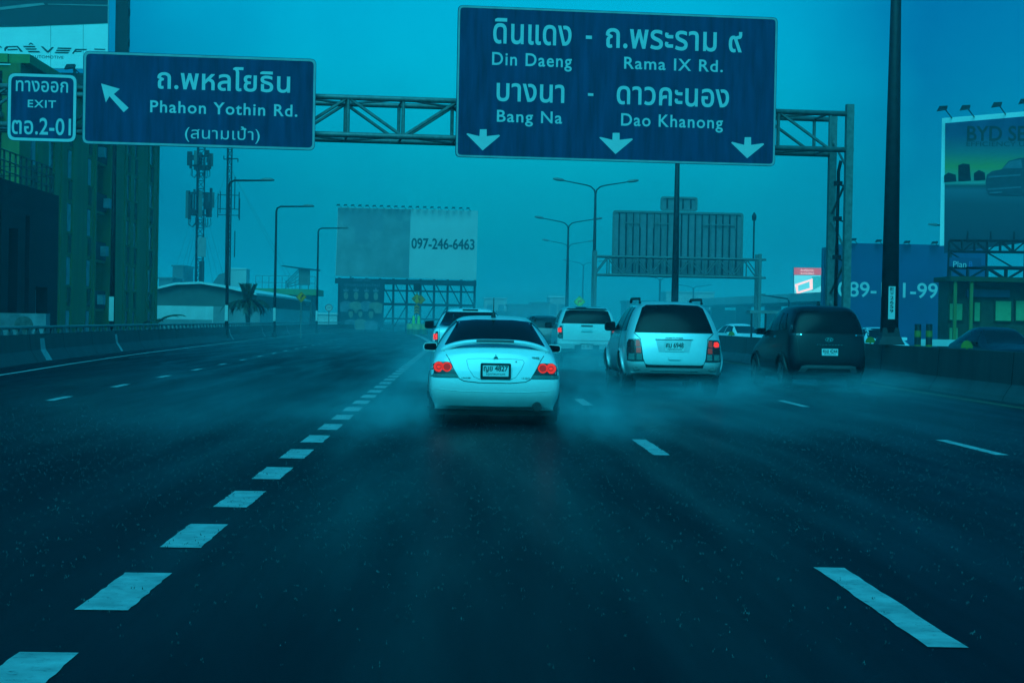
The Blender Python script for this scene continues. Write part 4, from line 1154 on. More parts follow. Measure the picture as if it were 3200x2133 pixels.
# ------------------------------------------------------------------ vehicles
class Car:
    def __init__(s, name, label, cat, paint, rings, loc, rz=0., group=None, sc=(1, 1, 1), bulge=(.07, .07)):
        s.t = thing(name, label, cat, loc, rz, group)
        s.paint = paint
        vs, fs, loops = [], [], []
        for r in rings:
            half = [(x*sc[0], y*sc[1], z*sc[2]) for x, y, z in r]
            L = [(-x, y, z) for x, y, z in half[:6]] + [half[6]] + [half[k] for k in range(5, -1, -1)]
            loops.append([len(vs) + i for i in range(13)]); vs += L
        def cap(lp, bl, flip):
            rows = []
            for k in range(4):
                a, c = vs[lp[k]], vs[lp[12-k]]; row = [lp[k]]
                for tt in (-.5, 0, .5):
                    vs.append((c[0]*tt, a[1] - bl*(1-tt*tt), a[2])); row.append(len(vs)-1)
                row.append(lp[12-k]); rows.append(row)
            rows.append([lp[4], lp[5], lp[6], lp[7], lp[8]])
            for k in range(4):
                for j in range(4):
                    f = (rows[k][j], rows[k][j+1], rows[k+1][j+1], rows[k+1][j]); fs.append(f[::-1] if flip else f)
            return rows[0]
        r0 = cap(loops[0], bulge[0], False); r1 = cap(loops[-1], -bulge[1], True)
        for i in range(len(loops)-1):
            a, c = loops[i], loops[i+1]
            for k in range(12): fs.append((a[k], a[k+1], c[k+1], c[k]))
            if i == 0: fs.append(tuple(r0) + (c[12], c[0]))
            elif i == len(loops)-2: fs.append((a[0], a[12]) + tuple(r1[::-1]))
            else: fs.append((a[12], a[0], c[0], c[12]))
        me = bpy.data.meshes.new('body'); me.from_pydata(vs, [], fs)
        o = bpy.data.objects.new('body', me); COL.objects.link(o)
        md = o.modifiers.new('s', 'SUBSURF'); md.levels = md.render_levels = 3
        dg = bpy.context.evaluated_depsgraph_get(); dg.update()
        m2 = bpy.data.meshes.new_from_object(o.evaluated_get(dg)); o.modifiers.clear(); o.data = m2
        bm = bmesh.new(); bm.from_mesh(m2); bmesh.ops.recalc_face_normals(bm, faces=bm.faces); bm.to_mesh(m2)
        s.bvh = BVHTree.FromBMesh(bm); bm.free()
        m2.name = 'body'; m2.materials.clear(); m2.materials.append(paint); m2.shade_smooth()
        o.parent = s.t; s.body = o; s.rings = rings
    def patch(s, name, m, pts, side='rear', off=.012, step=.05, parent=None, depth=.02, smooth=True):
        """a panel of outline pts lying on the body, seen from a side: rear/front (x,z), left/right (y,z), top (x,y)"""
        dv = {'rear': Vector((0, 1, 0)), 'front': Vector((0, -1, 0)), 'left': Vector((1, 0, 0)), 'right': Vector((-1, 0, 0)), 'top': Vector((0, 0, -1))}[side]
        bm = bmesh.new()
        f = bm.faces.new([bm.verts.new((p[0], p[1], 0)) for p in pts])
        bmesh.ops.triangulate(bm, faces=[f])
        for ax in (0, 1):
            lo, hi = min(p[ax] for p in pts), max(p[ax] for p in pts); k = lo + step
            while k < hi - 1e-4:
                no = [0, 0, 0]; no[ax] = 1; co = [0, 0, 0]; co[ax] = k
                bmesh.ops.bisect_plane(bm, geom=bm.verts[:] + bm.edges[:] + bm.faces[:], plane_co=co, plane_no=no); k += step
        for v in bm.verts:
            a, b = v.co.x, v.co.y
            p = {'rear': Vector((a, -8, b)), 'front': Vector((a, 14, b)), 'left': Vector((-8, a, b)), 'right': Vector((8, a, b)), 'top': Vector((a, b, 9))}[side]
            h = s.bvh.ray_cast(p, dv)[0]
            if h is None:
                q = s.bvh.find_nearest(p + dv*8 if side != 'top' else p)[0]
                h = Vector(q)
            v.co = h - dv*off
        bnd = [e for e in bm.edges if len(e.link_faces) == 1]
        r = bmesh.ops.extrude_edge_only(bm, edges=bnd)
        for v in [x for x in r['geom'] if isinstance(x, bmesh.types.BMVert)]: v.co += dv*depth
        bmesh.ops.recalc_face_normals(bm, faces=bm.faces)
        me = bpy.data.meshes.new(name); bm.to_mesh(me); bm.free(); me.materials.append(m)
        o = bpy.data.objects.new(name, me); COL.objects.link(o); o.parent = parent or s.t
        return o
    def y_at(s, x, z):
        h = s.bvh.ray_cast(Vector((x, -8, z)), Vector((0, 1, 0)))[0]
        return h.y if h else 0
    def x_at(s, y, z):
        h = s.bvh.ray_cast(Vector((-8, y, z)), Vector((1, 0, 0)))[0]
        return h.x if h else -.9
    def wheels(s, yr, yf, r, xw, w=.2, arch=True):
        for y in (yr, yf):
            for k in (-1, 1):
                if arch: s.patch('wheel_arch', TRIM, [(y + (r+.07)*math.cos(6.2832*i/18), max(.24, r + (r+.07)*math.sin(6.2832*i/18))) for i in range(18)], 'left' if k < 0 else 'right', .008, .08)
                b = MB().tube([(k*(xw-w), y, r), (k*(xw-w+.03), y, r), (k*(xw-.03), y, r), (k*xw, y, r), (k*(xw+.005), y, r)], [r-.05, r, r, r-.03, r-.09], 22)
                o = b.build('wheel', RUBBER, s.t, True)
                b = MB().tube([(k*(xw+.006), y, r), (k*(xw-.015), y, r)], [r-.10, r-.12], 18)
                for i in range(5):
                    a = 6.2832*i/5; b.tube([(k*(xw+.008), y + .04*math.cos(a), r + .04*math.sin(a)), (k*(xw+.01), y + (r-.11)*math.cos(a), r + (r-.11)*math.sin(a))], .022, 5)
                b.build('rim', ALLOY, o)
    def mirror(s, x, y, z, w, h, m=None):
        for k in (-1, 1):
            ov = rounded([(k*(x-w), z), (k*(x-w), z+h), (k*x, z+h*.92), (k*x, z+h*.05)], .05)
            o = MB().prism(ov, y, y+.14).build('mirror', m or s.paint, s.t)
            MB().prism(inset(ov, .012), y-.006, y-.001).build('mirror_glass', GLASS, o)
            MB().box((min(k*(x-w-.12), k*(x-w+.02)), y+.02, z+.02), (max(k*(x-w-.12), k*(x-w+.02)), y+.10, z+.07)).build('mirror_arm', TRIM, o)
    def plate(s, text, cx, zc, w=.34, h=.15, sub='กรุงเทพมหานคร', frame=True, y=None):
        y = (min(s.y_at(cx-w/2, zc), s.y_at(cx+w/2, zc), s.y_at(cx, zc+h/2), s.y_at(cx, zc-h/2)) if y is None else y) - .012
        o = MB().prism(rounded([(cx-w/2, zc-h/2), (cx+w/2, zc-h/2), (cx+w/2, zc+h/2), (cx-w/2, zc+h/2)], .012), y, y+.03).build('licence_plate', PLATE, s.t)
        if frame:
            out = rounded([(cx-w/2-.025, zc-h/2-.03), (cx+w/2+.025, zc-h/2-.03), (cx+w/2+.025, zc+h/2+.02), (cx-w/2-.025, zc+h/2+.02)], .02)
            ring(out, rounded([(cx-w/2+.004, zc-h/2+.004), (cx+w/2-.004, zc-h/2+.004), (cx+w/2-.004, zc+h/2-.004), (cx-w/2+.004, zc+h/2-.004)], .012), y-.008, y+.02).build('plate_frame', TRIM, o)
        if text: lettering(text, (cx-w*.46, zc-h*.14, cx+w*.46, zc+h*.42), -y+.0015, INK, o, bold=.025, lift=.0004)
        if sub: lettering(sub, (cx-w*.36, zc-h*.42, cx+w*.36, zc-h*.22), -y+.0015, INK, o, bold=.01, lift=.0004)
        return o
    def under(s, x, y0, y1, z0, z1):
        MB().box((-x, y0, z0), (x, y1, z1)).build('underbody', TRIM, s.t)

def seam(c, name, pts, w=.010, m=None, side='rear', off=.003):
    """a thin panel gap along pts on the body"""
    for_b = MB(); vs = []
    for a, b_ in zip(pts, pts[1:]):
        n = max(2, int((Vector(b_)-Vector(a)).length/.05))
        for k in range(n): vs.append(Vector(a).lerp(Vector(b_), k/n))
    vs.append(Vector(pts[-1]))
    P3 = []
    for v in vs:
        if side == 'rear':
            h = c.bvh.ray_cast(Vector((v[0], -8, v[1])), Vector((0, 1, 0)))[0]
        else:
            h = c.bvh.ray_cast(Vector((-8, v[0], v[1])), Vector((1, 0, 0)))[0]
        if h: P3.append(h)
    if len(P3) > 1: for_b.tube(P3, w/2, 5)
    return for_b.build(name, m or TRIM, c.t)

SEDAN = [
 [(.69,.20,.24), (.79,.085,.37), (.815,.04,.58), (.77,.13,.86), (.66,.19,.955), (.36,.14,.985), (0,.12,.995)],
 [(.78,.25,.20), (.862,.20,.40), (.865,.20,.62), (.80,.24,.885), (.69,.30,.985), (.38,.26,1.012), (0,.25,1.022)],
 [(.79,.60,.20), (.87,.58,.42), (.87,.58,.64), (.815,.56,.92), (.71,.50,1.00), (.42,.46,1.02), (0,.44,1.028)],
 [(.79,1.30,.19), (.87,1.30,.42), (.87,1.30,.64), (.825,1.25,.95), (.56,1.30,1.365), (.34,1.22,1.405), (0,1.20,1.415)],
 [(.79,2.20,.19), (.87,2.20,.42), (.87,2.20,.64), (.82,2.20,.94), (.565,2.05,1.41), (.34,2.0,1.437), (0,2.0,1.445)],
 [(.79,2.75,.19), (.87,2.75,.42), (.865,2.75,.64), (.82,2.80,.93), (.55,2.62,1.37), (.33,2.58,1.40), (0,2.56,1.41)],
 [(.79,3.45,.19), (.86,3.45,.42), (.86,3.45,.62), (.80,3.50,.89), (.67,3.42,.95), (.40,3.36,.98), (0,3.34,.985)],
 [(.76,4.15,.20), (.83,4.20,.42), (.83,4.20,.58), (.77,4.22,.76), (.62,4.22,.80), (.38,4.22,.83), (0,4.22,.84)],
 [(.66,4.36,.24), (.74,4.40,.40), (.74,4.40,.55), (.68,4.36,.70), (.58,4.34,.745), (.36,4.36,.765), (0,4.38,.775)],
]
def sedan_common(c, glass_front=True):
    c.patch('rear_window', GLASS, [(-.665, 1.035), (-.3, 1.052), (.3, 1.052), (.665, 1.035), (.49, 1.352), (.25, 1.375), (-.25, 1.375), (-.49, 1.352)], 'rear', .012, .035)
    c.patch('windscreen', GLASS, [(-.66, .985), (.66, .985), (.50, 1.36), (-.50, 1.36)], 'front', .006)
    for sd in ('left', 'right'):
        c.patch('side_window', GLASS, [(1.05, .985), (1.95, .985), (1.95, 1.375), (1.35, 1.34)], sd, .006)
        c.patch('side_window', GLASS, [(2.02, .985), (3.05, .97), (2.62, 1.33), (2.02, 1.375)], sd, .006)
    c.wheels(.95, 3.55, .305, .855)
    c.under(.74, .30, 4.1, .13, .34)
    c.mirror(.985, 2.75, .915, .20, .125)

# ---- the white sedan ahead
Ys = 25.8
q = P(D(1134.2, 990), Ys)
c = Car('sedan', 'white sedan with boot wing, black framed plate and two ringed red tail lamps lit', 'car', WHITE, SEDAN, (q.x, Ys - .05, 0))
sedan_common(c)
def airfoil():
    b = MB(); n = 33; vs, fs = [], []
    for i in range(n):
        u = -1 + 2*i/(n-1); x = .705*u; k = max(0, 1-abs(u)**3.2); z = .962 + .128*k; ch = .20; th = .030 + .012*(1-k)
        y0 = .20 + .06*(1-k)
        for (dy, dz) in ((0, -th*.3), (.02, th*.7), (.10, th), (ch, .02), (ch, -.01), (.10, -th*.9), (.03, -th)): vs.append((x, y0+dy, z+dz))
    for i in range(n-1):
        for k in range(7): fs.append((i*7+k, i*7+(k+1) % 7, (i+1)*7+(k+1) % 7, (i+1)*7+k))
    fs += [tuple(range(7)), tuple((n-1)*7+k for k in range(6, -1, -1))]
    return b.add(vs, fs)
sp = airfoil().build('boot_spoiler', WHITE, c.t, True)
b = MB(); vs = []
for i in range(13):
    x = -.245 + .49*i/12; u = abs(x/.705); k = 1-u**3.2; z = .962+.128*k; y = .197 + .06*(1-k)
    vs += [(x, y-.006, z-.006), (x, y+.010, z+.024)]
b.add(vs, [(2*i, 2*i+2, 2*i+3, 2*i+1) for i in range(12)]).build('brake_lamp_strip', REDLENS if False else TRIM, sp)
# tail lamps
for k in (-1, 1):
    out = [(.835, .617), (.838, .70), (.80, .79), (.76, .812), (.64, .820), (.585, .815), (.545, .745), (.50, .675), (.462, .617)]
    lamp = c.patch('tail_light', mat('lamp_housing_dark', (.035, .010, .012), .2, coat=.5), [(k*x, z) for x, z in out], 'rear', .008, .05)
    c.patch('reflector_strip', CLEARLENS, [(k*x, z) for x, z in [(.832, .622), (.835, .664), (.50, .664), (.468, .622)]], 'rear', .013, .05, lamp)
    for j, (cx, cz, r) in enumerate(((.728, .752, .066), (.622, .754, .062))):
        n = 26; b = MB()
        y = min(c.y_at(k*(cx-r), cz), c.y_at(k*cx, cz+r), c.y_at(k*cx, cz-r)) - .014
        for i in range(n):
            a0, a1 = 6.2832*(i+.12)/n, 6.2832*(i+.80)/n
            ri, ro = (r*.55, r) if j == 0 else (r*.72, r)
            b.add([(k*cx+ri*math.cos(a0), y, cz+ri*math.sin(a0)), (k*cx+ro*math.cos(a0), y, cz+ro*math.sin(a0)), (k*cx+ro*math.cos(a1), y, cz+ro*math.sin(a1)), (k*cx+ri*math.cos(a1), y, cz+ri*math.sin(a1))], [(0, 1, 2, 3)])
        b.build('lens_ring', REDLIT, lamp)
        MB().prism([(k*cx + r*.70*math.cos(6.2832*i/20), cz + r*.70*math.sin(6.2832*i/20)) for i in range(20)], y+.002, y+.02).build('lens', REDDIM if j else REDDIM, lamp)
        MB().prism([(k*cx + r*1.06*math.cos(6.2832*i/20), cz + r*1.06*math.sin(6.2832*i/20)) for i in range(20)], y+.006, y+.03).build('lens_bowl', REDLENS, lamp)
        if j == 0: MB().prism([(k*cx + .022*math.cos(6.2832*i/10), cz + .016*math.sin(6.2832*i/10)) for i in range(10)], y-.004, y+.0015).build('bulb', REDLIT, lamp)
seam(c, 'boot_lid_seam', [(-.665, .955), (-.60, .86), (-.53, .72), (-.46, .605), (-.40, .575), (-.2, .556), (.2, .556), (.40, .575), (.46, .605), (.53, .72), (.60, .86), (.665, .955)], .010)
seam(c, 'plate_recess_seam', [(-.37, .845), (-.345, .74), (-.27, .63), (-.20, .602), (.20, .602), (.27, .63), (.345, .74), (.38, .825), (.36, .858), (.2, .868), (-.2, .868), (-.35, .86), (-.37, .845)], .005, STEELD)
seam(c, 'bumper_crease', [(-.80, .47), (-.4, .44), (.4, .44), (.80, .47)], .008, WHITE)
c.plate('ญย 4827', .01, .715, .345, .155)
y = c.y_at(.01, .60) - .02
b = MB(); yb = min(c.y_at(.01, z) for z in (.86, .88, .90, .92, .935)) - .022
for a in (90, 210, 330):
    ca, sa = math.cos(R(a)), math.sin(R(a)); L = .034
    px, pz = -sa*.5, ca*.5
    b.prism([(.01, .895), (.01 + (ca*.5+px*.55)*L, .895 + (sa*.5+pz*.55)*L), (.01 + ca*L, .895 + sa*L), (.01 + (ca*.5-px*.55)*L, .895 + (sa*.5-pz*.55)*L)], yb, yb+.05)
b.build('emblem', CHROME, c.t)
lettering('LANCER', (-.43, .608, -.31, .625), -min(c.y_at(-.31, .615), c.y_at(-.43, .615))+.006, STEELD, c.t, bold=.02)
lettering('1.6 GLX', (.35, .615, .455, .635), -min(c.y_at(.35, .625), c.y_at(.455, .625))+.006, STEELD, c.t, bold=.02)
yb = c.y_at(.52, .89) - .012
bd = MB().box((.475, yb, .873), (.58, yb+.03, .902)).build('badge', PLATE, c.t)
lettering('CNG', (.485, .877, .57, .898), -yb+.003, INK, bd, bold=.03)
o = MB().tube([(.275, -.01, .895), (.275, .06, .895)], .009, 10).build('boot_lock', TRIM, c.t); o.location = (0, c.y_at(.275, .83), -.06)
b = MB().tube([(.555, .02, .255), (.555, .35, .255)], [.062, .062], 16); b.build('exhaust_pipe', TRIM, c.t)
b = MB().tube([(0, 0, -.02), (0, 0, .025), (0, 0, .06)], [.035, .028, .008], 10).tube([(0, 0, .05), (0, -.10, .25)], [.007, .004], 6)
b.build('aerial', TRIM, c.t).location = (-.01, 1.42, 1.425)
for k in (-1, 1):
    seam(c, 'drip_moulding', [], .01) if False else None
for k in (-1, 1): MB().tube([(k*.555, 1.28, 1.375), (k*.56, 1.6, 1.41), (k*.56, 2.1, 1.425)], .014, 5).build('drip_moulding', TRIM, c.t)

# ---- silver SUV
DUSKRED = mat('glowing_red_lens', (.4, .02, .01), .3, emit=(1.0, .06, .015), estr=.10)  # unlit red lens with a slight glow added to keep it red
SUV = [
 [(.78,.16,.42), (.88,.08,.54), (.89,.10,.70), (.87,.20,1.13), (.66,.50,1.70), (.40,.46,1.745), (0,.44,1.755)],
 [(.86,.40,.36), (.935,.36,.55), (.935,.36,.85), (.895,.44,1.17), (.69,.78,1.735), (.43,.74,1.785), (0,.72,1.795)],
 [(.86,1.50,.34), (.935,1.50,.55), (.935,1.50,.88), (.90,1.50,1.19), (.69,1.55,1.765), (.43,1.55,1.805), (0,1.55,1.815)],
 [(.86,2.60,.34), (.93,2.60,.55), (.93,2.60,.88), (.895,2.60,1.18), (.68,2.45,1.755), (.42,2.40,1.795), (0,2.40,1.805)],
 [(.86,3.50,.34), (.93,3.50,.55), (.93,3.50,.86), (.88,3.50,1.13), (.74,3.42,1.19), (.44,3.35,1.22), (0,3.34,1.225)],
 [(.84,4.30,.36), (.92,4.30,.55), (.92,4.30,.80), (.85,4.30,1.0), (.70,4.30,1.04), (.42,4.30,1.08), (0,4.30,1.09)],
 [(.74,4.55,.42), (.84,4.62,.55), (.84,4.62,.74), (.78,4.58,.92), (.64,4.55,.97), (.40,4.56,1.0), (0,4.58,1.01)],
]
Yf = 37.7
q = P(D(1549, 890), Yf)
c = Car('sport_utility_car', 'silver sport utility car with roof rails and one lit tail lamp', 'car', SILVER, SUV, (q.x, Yf, 0), R(1.2), sc=(1.03, 1, 1))
c.patch('rear_window', GLASS, [(-.755, 1.200), (.755, 1.200), (.72, 1.32), (.585, 1.675), (.50, 1.725), (0, 1.742), (-.50, 1.725), (-.585, 1.675), (-.72, 1.32)], 'rear', .012, .04)
c.patch('windscreen', GLASS, [(-.70, 1.24), (.70, 1.24), (.58, 1.71), (-.58, 1.71)], 'front', .006)
for sd in ('left', 'right'):
    c.patch('side_window', GLASS, [(.55, 1.23), (1.18, 1.23), (1.18, 1.68), (.86, 1.68)], sd)
    c.patch('side_window', GLASS, [(1.28, 1.23), (2.15, 1.23), (2.15, 1.69), (1.28, 1.69)], sd)
    c.patch('side_window', GLASS, [(2.23, 1.23), (3.22, 1.22), (2.62, 1.66), (2.23, 1.69)], sd)
    for y0, y1 in ((1.35, 1.50), (2.35, 2.5)):
        k = -1 if sd == 'left' else 1; b = MB(); x = abs(c.x_at(y0, 1.12)); b.tube([(k*(x+.025), y0, 1.12), (k*(x+.025), y1+.05, 1.12)], .014, 5); b.build('door_handle', CHROME, c.t)
    k = -1 if sd == 'left' else 1
    for yy, n_ in ((.88, 12), (3.72, 12)):
        pts = []
        for i in range(n_+1):
            a = math.pi*i/n_; y, z = yy + .46*math.cos(a), .40 + .46*math.sin(a); pts.append((k*(abs(c.x_at(y, max(z, .42)))+.012), y, z))
        MB().tube(pts, .032, 6).build('wheel_flare', SILVER, c.t, True)
    b = MB().tube([(k*.92, 1.45, .36), (k*.92, 3.1, .36)], .05, 6); b.build('side_step', TRIM, c.t)
    b = MB().tube([(k*.60, .80, 1.765), (k*.60, .90, 1.845), (k*.60, 2.3, 1.855), (k*.60, 2.45, 1.79)], [.028]*4, 6); b.build('roof_rail', TRIM, c.t)
    seam(c, 'door_seam', [(1.23, .5), (1.23, 1.22)], .009, side='left') if sd == 'left' else None
for k in (-1, 1):
    out = [(.90, .66), (.905, .85), (.895, 1.00), (.86, 1.065), (.66, 1.075), (.645, 1.0), (.60, .70), (.585, .648), (.80, .645)]
    lamp = c.patch('tail_light', mat('lamp_housing_dark', (.035, .010, .012), .2), [(k*x, z) for x, z in out], 'rear', .010, .06)
    for (x0, x1, z0, z1, m) in ((.655, .735, .93, 1.05, DUSKRED), (.64, .73, .81, .91, DUSKRED), (.62, .725, .68, .79, CLEARLENS), (.755, .885, .81, .92, mat('dark_red_lens', (.10, .01, .008), .2)), (.76, .875, .68, .79, CLEARLENS)):
        c.patch('lens', m, [(k*x0, z0), (k*x1, z0), (k*(x1-.005), z1), (k*(x0+.005), z1)], 'rear', .016, .06, lamp)
    if k == 1: c.patch('bulb_lens', REDLIT, [(.755, .955), (.79, .93), (.86, .94), (.87, 1.0), (.84, 1.035), (.77, 1.03)], 'rear', .016, .06, lamp)
    else: c.patch('lens', mat('dark_red_lens', (.10, .01, .008), .2), [(-.755, .935), (-.88, .935), (-.87, 1.04), (-.76, 1.045)], 'rear', .016, .06, lamp)
    MB().prism([(k*.71 + .075*math.cos(6.2832*i/18), .515 + .033*math.sin(6.2832*i/18)) for i in range(18)], c.y_at(k*.71, .515)-.008, c.y_at(k*.71, .515)+.05).build('fog_lamp', STEEL, c.t)
seam(c, 'tailgate_seam', [(-.765, 1.19), (-.645, 1.08), (-.60, .70), (-.56, .60), (-.50, .575), (.50, .575), (.56, .60), (.60, .70), (.645, 1.08), (.765, 1.19)], .014)
c.patch('lower_gap', TRIM, [(-.54, .535), (.54, .535), (.56, .585), (-.56, .585)], 'rear', .005)
seam(c, 'bumper_step', [(-.45, .475), (.45, .475)], .016, CHROME)
c.patch('plate_recess', mat('silver_recess', (.38, .41, .42), .4, metal=.3), [(-.30, .83), (.28, .83), (.34, 1.08), (-.36, 1.08)], 'rear', .004)
c.patch('plate_garnish', SILVER, [(-.37, 1.075), (.36, 1.075), (.34, 1.12), (-.34, 1.12)], 'rear', .03)
lettering('FORTUNER', (-.17, 1.086, .17, 1.112), -min(c.y_at(0, 1.1), c.y_at(.17, 1.1))+.040, INK, c.t, bold=.02)
c.plate('ศม 6948', .0, .935, .37, .18, frame=False)
c.patch('tailgate_handle', SILVER, rounded([(-.12, .685), (.12, .685), (.12, .755), (-.12, .755)], .03), 'rear', .025)
c.wheels(.88, 3.72, .385, .925, .25, arch=True)
c.under(.76, .3, 4.3, .28, .44)
c.mirror(1.06, 3.02, 1.20, .21, .20, TRIM)
MB().box((-.62, .30, .27), (.62, .50, .37)).build('tow_bar', TRIM, c.t)
b = MB().tube([(.35, .25, .30), (.35, .6, .32)], .035, 10); b.build('exhaust_pipe', TRIM, c.t)

# ---- dark people carrier
MPV = [
 [(.76,.20,.34), (.88,.10,.45), (.895,.10,.66), (.885,.16,1.14), (.70,.40,1.64), (.42,.32,1.69), (0,.30,1.70)],
 [(.82,.40,.26), (.91,.34,.46), (.91,.34,.75), (.895,.40,1.17), (.745,.66,1.69), (.45,.62,1.725), (0,.60,1.735)],
 [(.82,1.40,.22), (.91,1.40,.46), (.91,1.40,.75), (.89,1.40,1.16), (.745,1.45,1.71), (.45,1.45,1.745), (0,1.45,1.755)],
 [(.82,2.40,.22), (.91,2.40,.46), (.91,2.40,.75), (.88,2.40,1.13), (.70,2.25,1.67), (.43,2.22,1.71), (0,2.22,1.72)],
 [(.82,3.30,.22), (.88,3.30,.46), (.88,3.30,.72), (.82,3.35,1.03), (.66,3.30,1.09), (.40,3.24,1.13), (0,3.22,1.14)],
 [(.80,4.05,.24), (.86,4.05,.45), (.86,4.05,.66), (.80,4.05,.86), (.62,4.05,.90), (.38,4.05,.94), (0,4.05,.95)],
 [(.68,4.32,.30), (.78,4.38,.42), (.78,4.38,.60), (.72,4.34,.76), (.58,4.32,.82), (.36,4.34,.85), (0,4.36,.86)],
]
Ym = 43.3
q = P(D(1905, 880), Ym)
c = Car('people_carrier', 'dark navy people carrier with oval emblem and small white plate, by the median barrier', 'car', BLACKP, MPV, (q.x, Ym, 0), R(4.5), sc=(.97, 1, 1.06))
zs = 1.06
c.patch('rear_window', GLASS, [(-.80, 1.225), (.80, 1.225), (.755, 1.42), (.655, 1.66), (.55, 1.715), (-.55, 1.715), (-.655, 1.66), (-.755, 1.42)], 'rear', .012, .04)
c.patch('windscreen', GLASS, [(-.64, 1.2), (.64, 1.2), (.54, 1.70), (-.54, 1.70)], 'front', .006)
for sd in ('left', 'right'):
    c.patch('side_window', GLASS, [(.62, 1.30), (1.2, 1.27), (1.2, 1.66), (.90, 1.66)], sd)
    c.patch('side_window', GLASS, [(1.28, 1.27), (2.05, 1.25), (2.05, 1.68), (1.28, 1.67)], sd)
    c.patch('side_window', GLASS, [(2.12, 1.25), (3.05, 1.2), (2.45, 1.60), (2.12, 1.68)], sd)
    k = -1 if sd == 'left' else 1
    for y0 in (1.35, 2.3): MB().tube([(k*(abs(c.x_at(y0, 1.15))+.02), y0, 1.13), (k*(abs(c.x_at(y0, 1.15))+.02), y0+.2, 1.13)], .016, 5).build('door_handle', CHROME, c.t)
    for yy in (.85, 3.5):
        pts = []
        for i in range(13):
            a = math.pi*i/12; y, z = yy + .42*math.cos(a), .33 + .42*math.sin(a); pts.append((k*(abs(c.x_at(y, max(z, .36)))+.008), y, z))
        MB().tube(pts, .05, 6).build('wheel_flare', TRIM, c.t, True)
    c.patch('tail_light', mat('smoked_lens', (.03, .03, .035), .2, coat=.6), [(k*.60, 1.175), (k*.82, 1.175), (k*.835, 1.215), (k*.60, 1.21)], 'rear', .012, .06)
    c.patch('lamp_tip', CHROME, [(k*.60, 1.18), (k*.635, 1.18), (k*.635, 1.205), (k*.60, 1.205)], 'rear', .02, .06)
    c.patch('quarter_trim', mat('grey_quarter_glass', (.10, .12, .13), .3), [(k*.83, 1.25), (k*.775, 1.25), (k*.735, 1.38), (k*.79, 1.40)], 'rear', .007, .06)
c.patch('skid_plate', mat('grey_skid_plate', (.13, .14, .15), .5), [(-.66, .37), (.66, .37), (.60, .50), (.50, .525), (-.50, .525), (-.60, .50)], 'rear', .018)
c.patch('lower_grille', TRIM, [(-.52, .37), (.52, .37), (.46, .45), (-.46, .45)], 'rear', .022)
seam(c, 'tailgate_seam', [(-.76, 1.20), (-.70, 1.1), (-.66, .68), (-.56, .60), (.56, .60), (.66, .68), (.70, 1.1), (.76, 1.20)], .008, INK)
y = c.y_at(.0, 1.09) - .015
e = [(.09*math.cos(6.2832*i/24), 1.09 + .047*math.sin(6.2832*i/24)) for i in range(24)]
b = ring(e, [(x*.86, 1.09 + (z-1.09)*.80) for x, z in e], y, y+.05)
for pts in ([(-.055, 1.055), (-.035, 1.052), (-.012, 1.122), (-.032, 1.125)], [(.012, 1.057), (.034, 1.056), (.055, 1.127), (.035, 1.128)], [(-.03, 1.088), (.03, 1.082), (.036, 1.096), (-.026, 1.102)]): b.prism(pts, y, y+.05)
b.build('emblem', CHROME, c.t)
lettering('S T A R G A Z E R', (-.28, .965, .30, .985), -c.y_at(0, .975)+.01, CHROME, c.t, bold=.01)
c.plate('4ขส 4244', .01, .815, .36, .15, frame=False)
c.wheels(.85, 3.5, .335, .885, .22)
c.under(.70, .35, 4.0, .20, .38)
c.mirror(1.01, 2.75, 1.16, .22, .16, BLACKP)
MB().prism([(-.03, 1.80), (.03, 1.80), (.0, 1.93)], 1.0, 1.2).build('aerial', TRIM, c.t)
b = MB().box((-.14, .3, .22), (.05, .7, .33)).build('exhaust_silencer', TRIM, c.t)

# ---- pickups
PICK = [
 [(.80,.12,.52), (.86,.08,.62), (.875,.08,.80), (.87,.09,1.20), (.80,.14,1.30), (.42,.13,1.315), (0,.13,1.315)],
 [(.82,.22,.46), (.89,.20,.62), (.89,.20,.85), (.885,.22,1.22), (.80,.30,1.33), (.44,.30,1.34), (0,.30,1.34)],
 [(.82,2.00,.42), (.89,2.00,.6), (.89,2.00,.85), (.885,2.00,1.22), (.79,2.00,1.33), (.44,2.00,1.335), (0,2.00,1.335)],
 [(.82,2.30,.40), (.89,2.30,.6), (.89,2.30,.85), (.88,2.30,1.22), (.64,2.55,1.76), (.40,2.50,1.80), (0,2.50,1.81)],
 [(.82,3.20,.40), (.89,3.20,.6), (.89,3.20,.85), (.88,3.20,1.20), (.65,3.15,1.78), (.40,3.15,1.82), (0,3.15,1.83)],
 [(.82,3.90,.40), (.88,3.90,.6), (.88,3.90,.85), (.87,4.10,1.12), (.70,4.05,1.18), (.42,4.0,1.22), (0,4.0,1.23)],
 [(.80,4.85,.42), (.86,4.85,.6), (.86,4.85,.80), (.80,4.85,1.00), (.68,4.85,1.05), (.42,4.85,1.08), (0,4.85,1.09)],
 [(.70,5.10,.46), (.80,5.14,.56), (.80,5.14,.72), (.74,5.10,.90), (.62,5.08,.95), (.40,5.10,.98), (0,5.10,.99)],
]
CANOPY = [r for r in PICK]
CANOPY = [
 [(.80,.12,.62), (.86,.08,.74), (.875,.08,.90), (.87,.09,1.28), (.69,.28,1.76), (.42,.24,1.80), (0,.22,1.81)],
 [(.82,.22,.50), (.89,.20,.66), (.89,.20,.90), (.88,.22,1.30), (.72,.42,1.80), (.44,.38,1.84), (0,.38,1.85)],
 [(.82,2.00,.44), (.89,2.00,.62), (.89,2.00,.88), (.88,2.00,1.28), (.70,2.00,1.82), (.44,2.00,1.86), (0,2.00,1.87)],
] + PICK[4:]
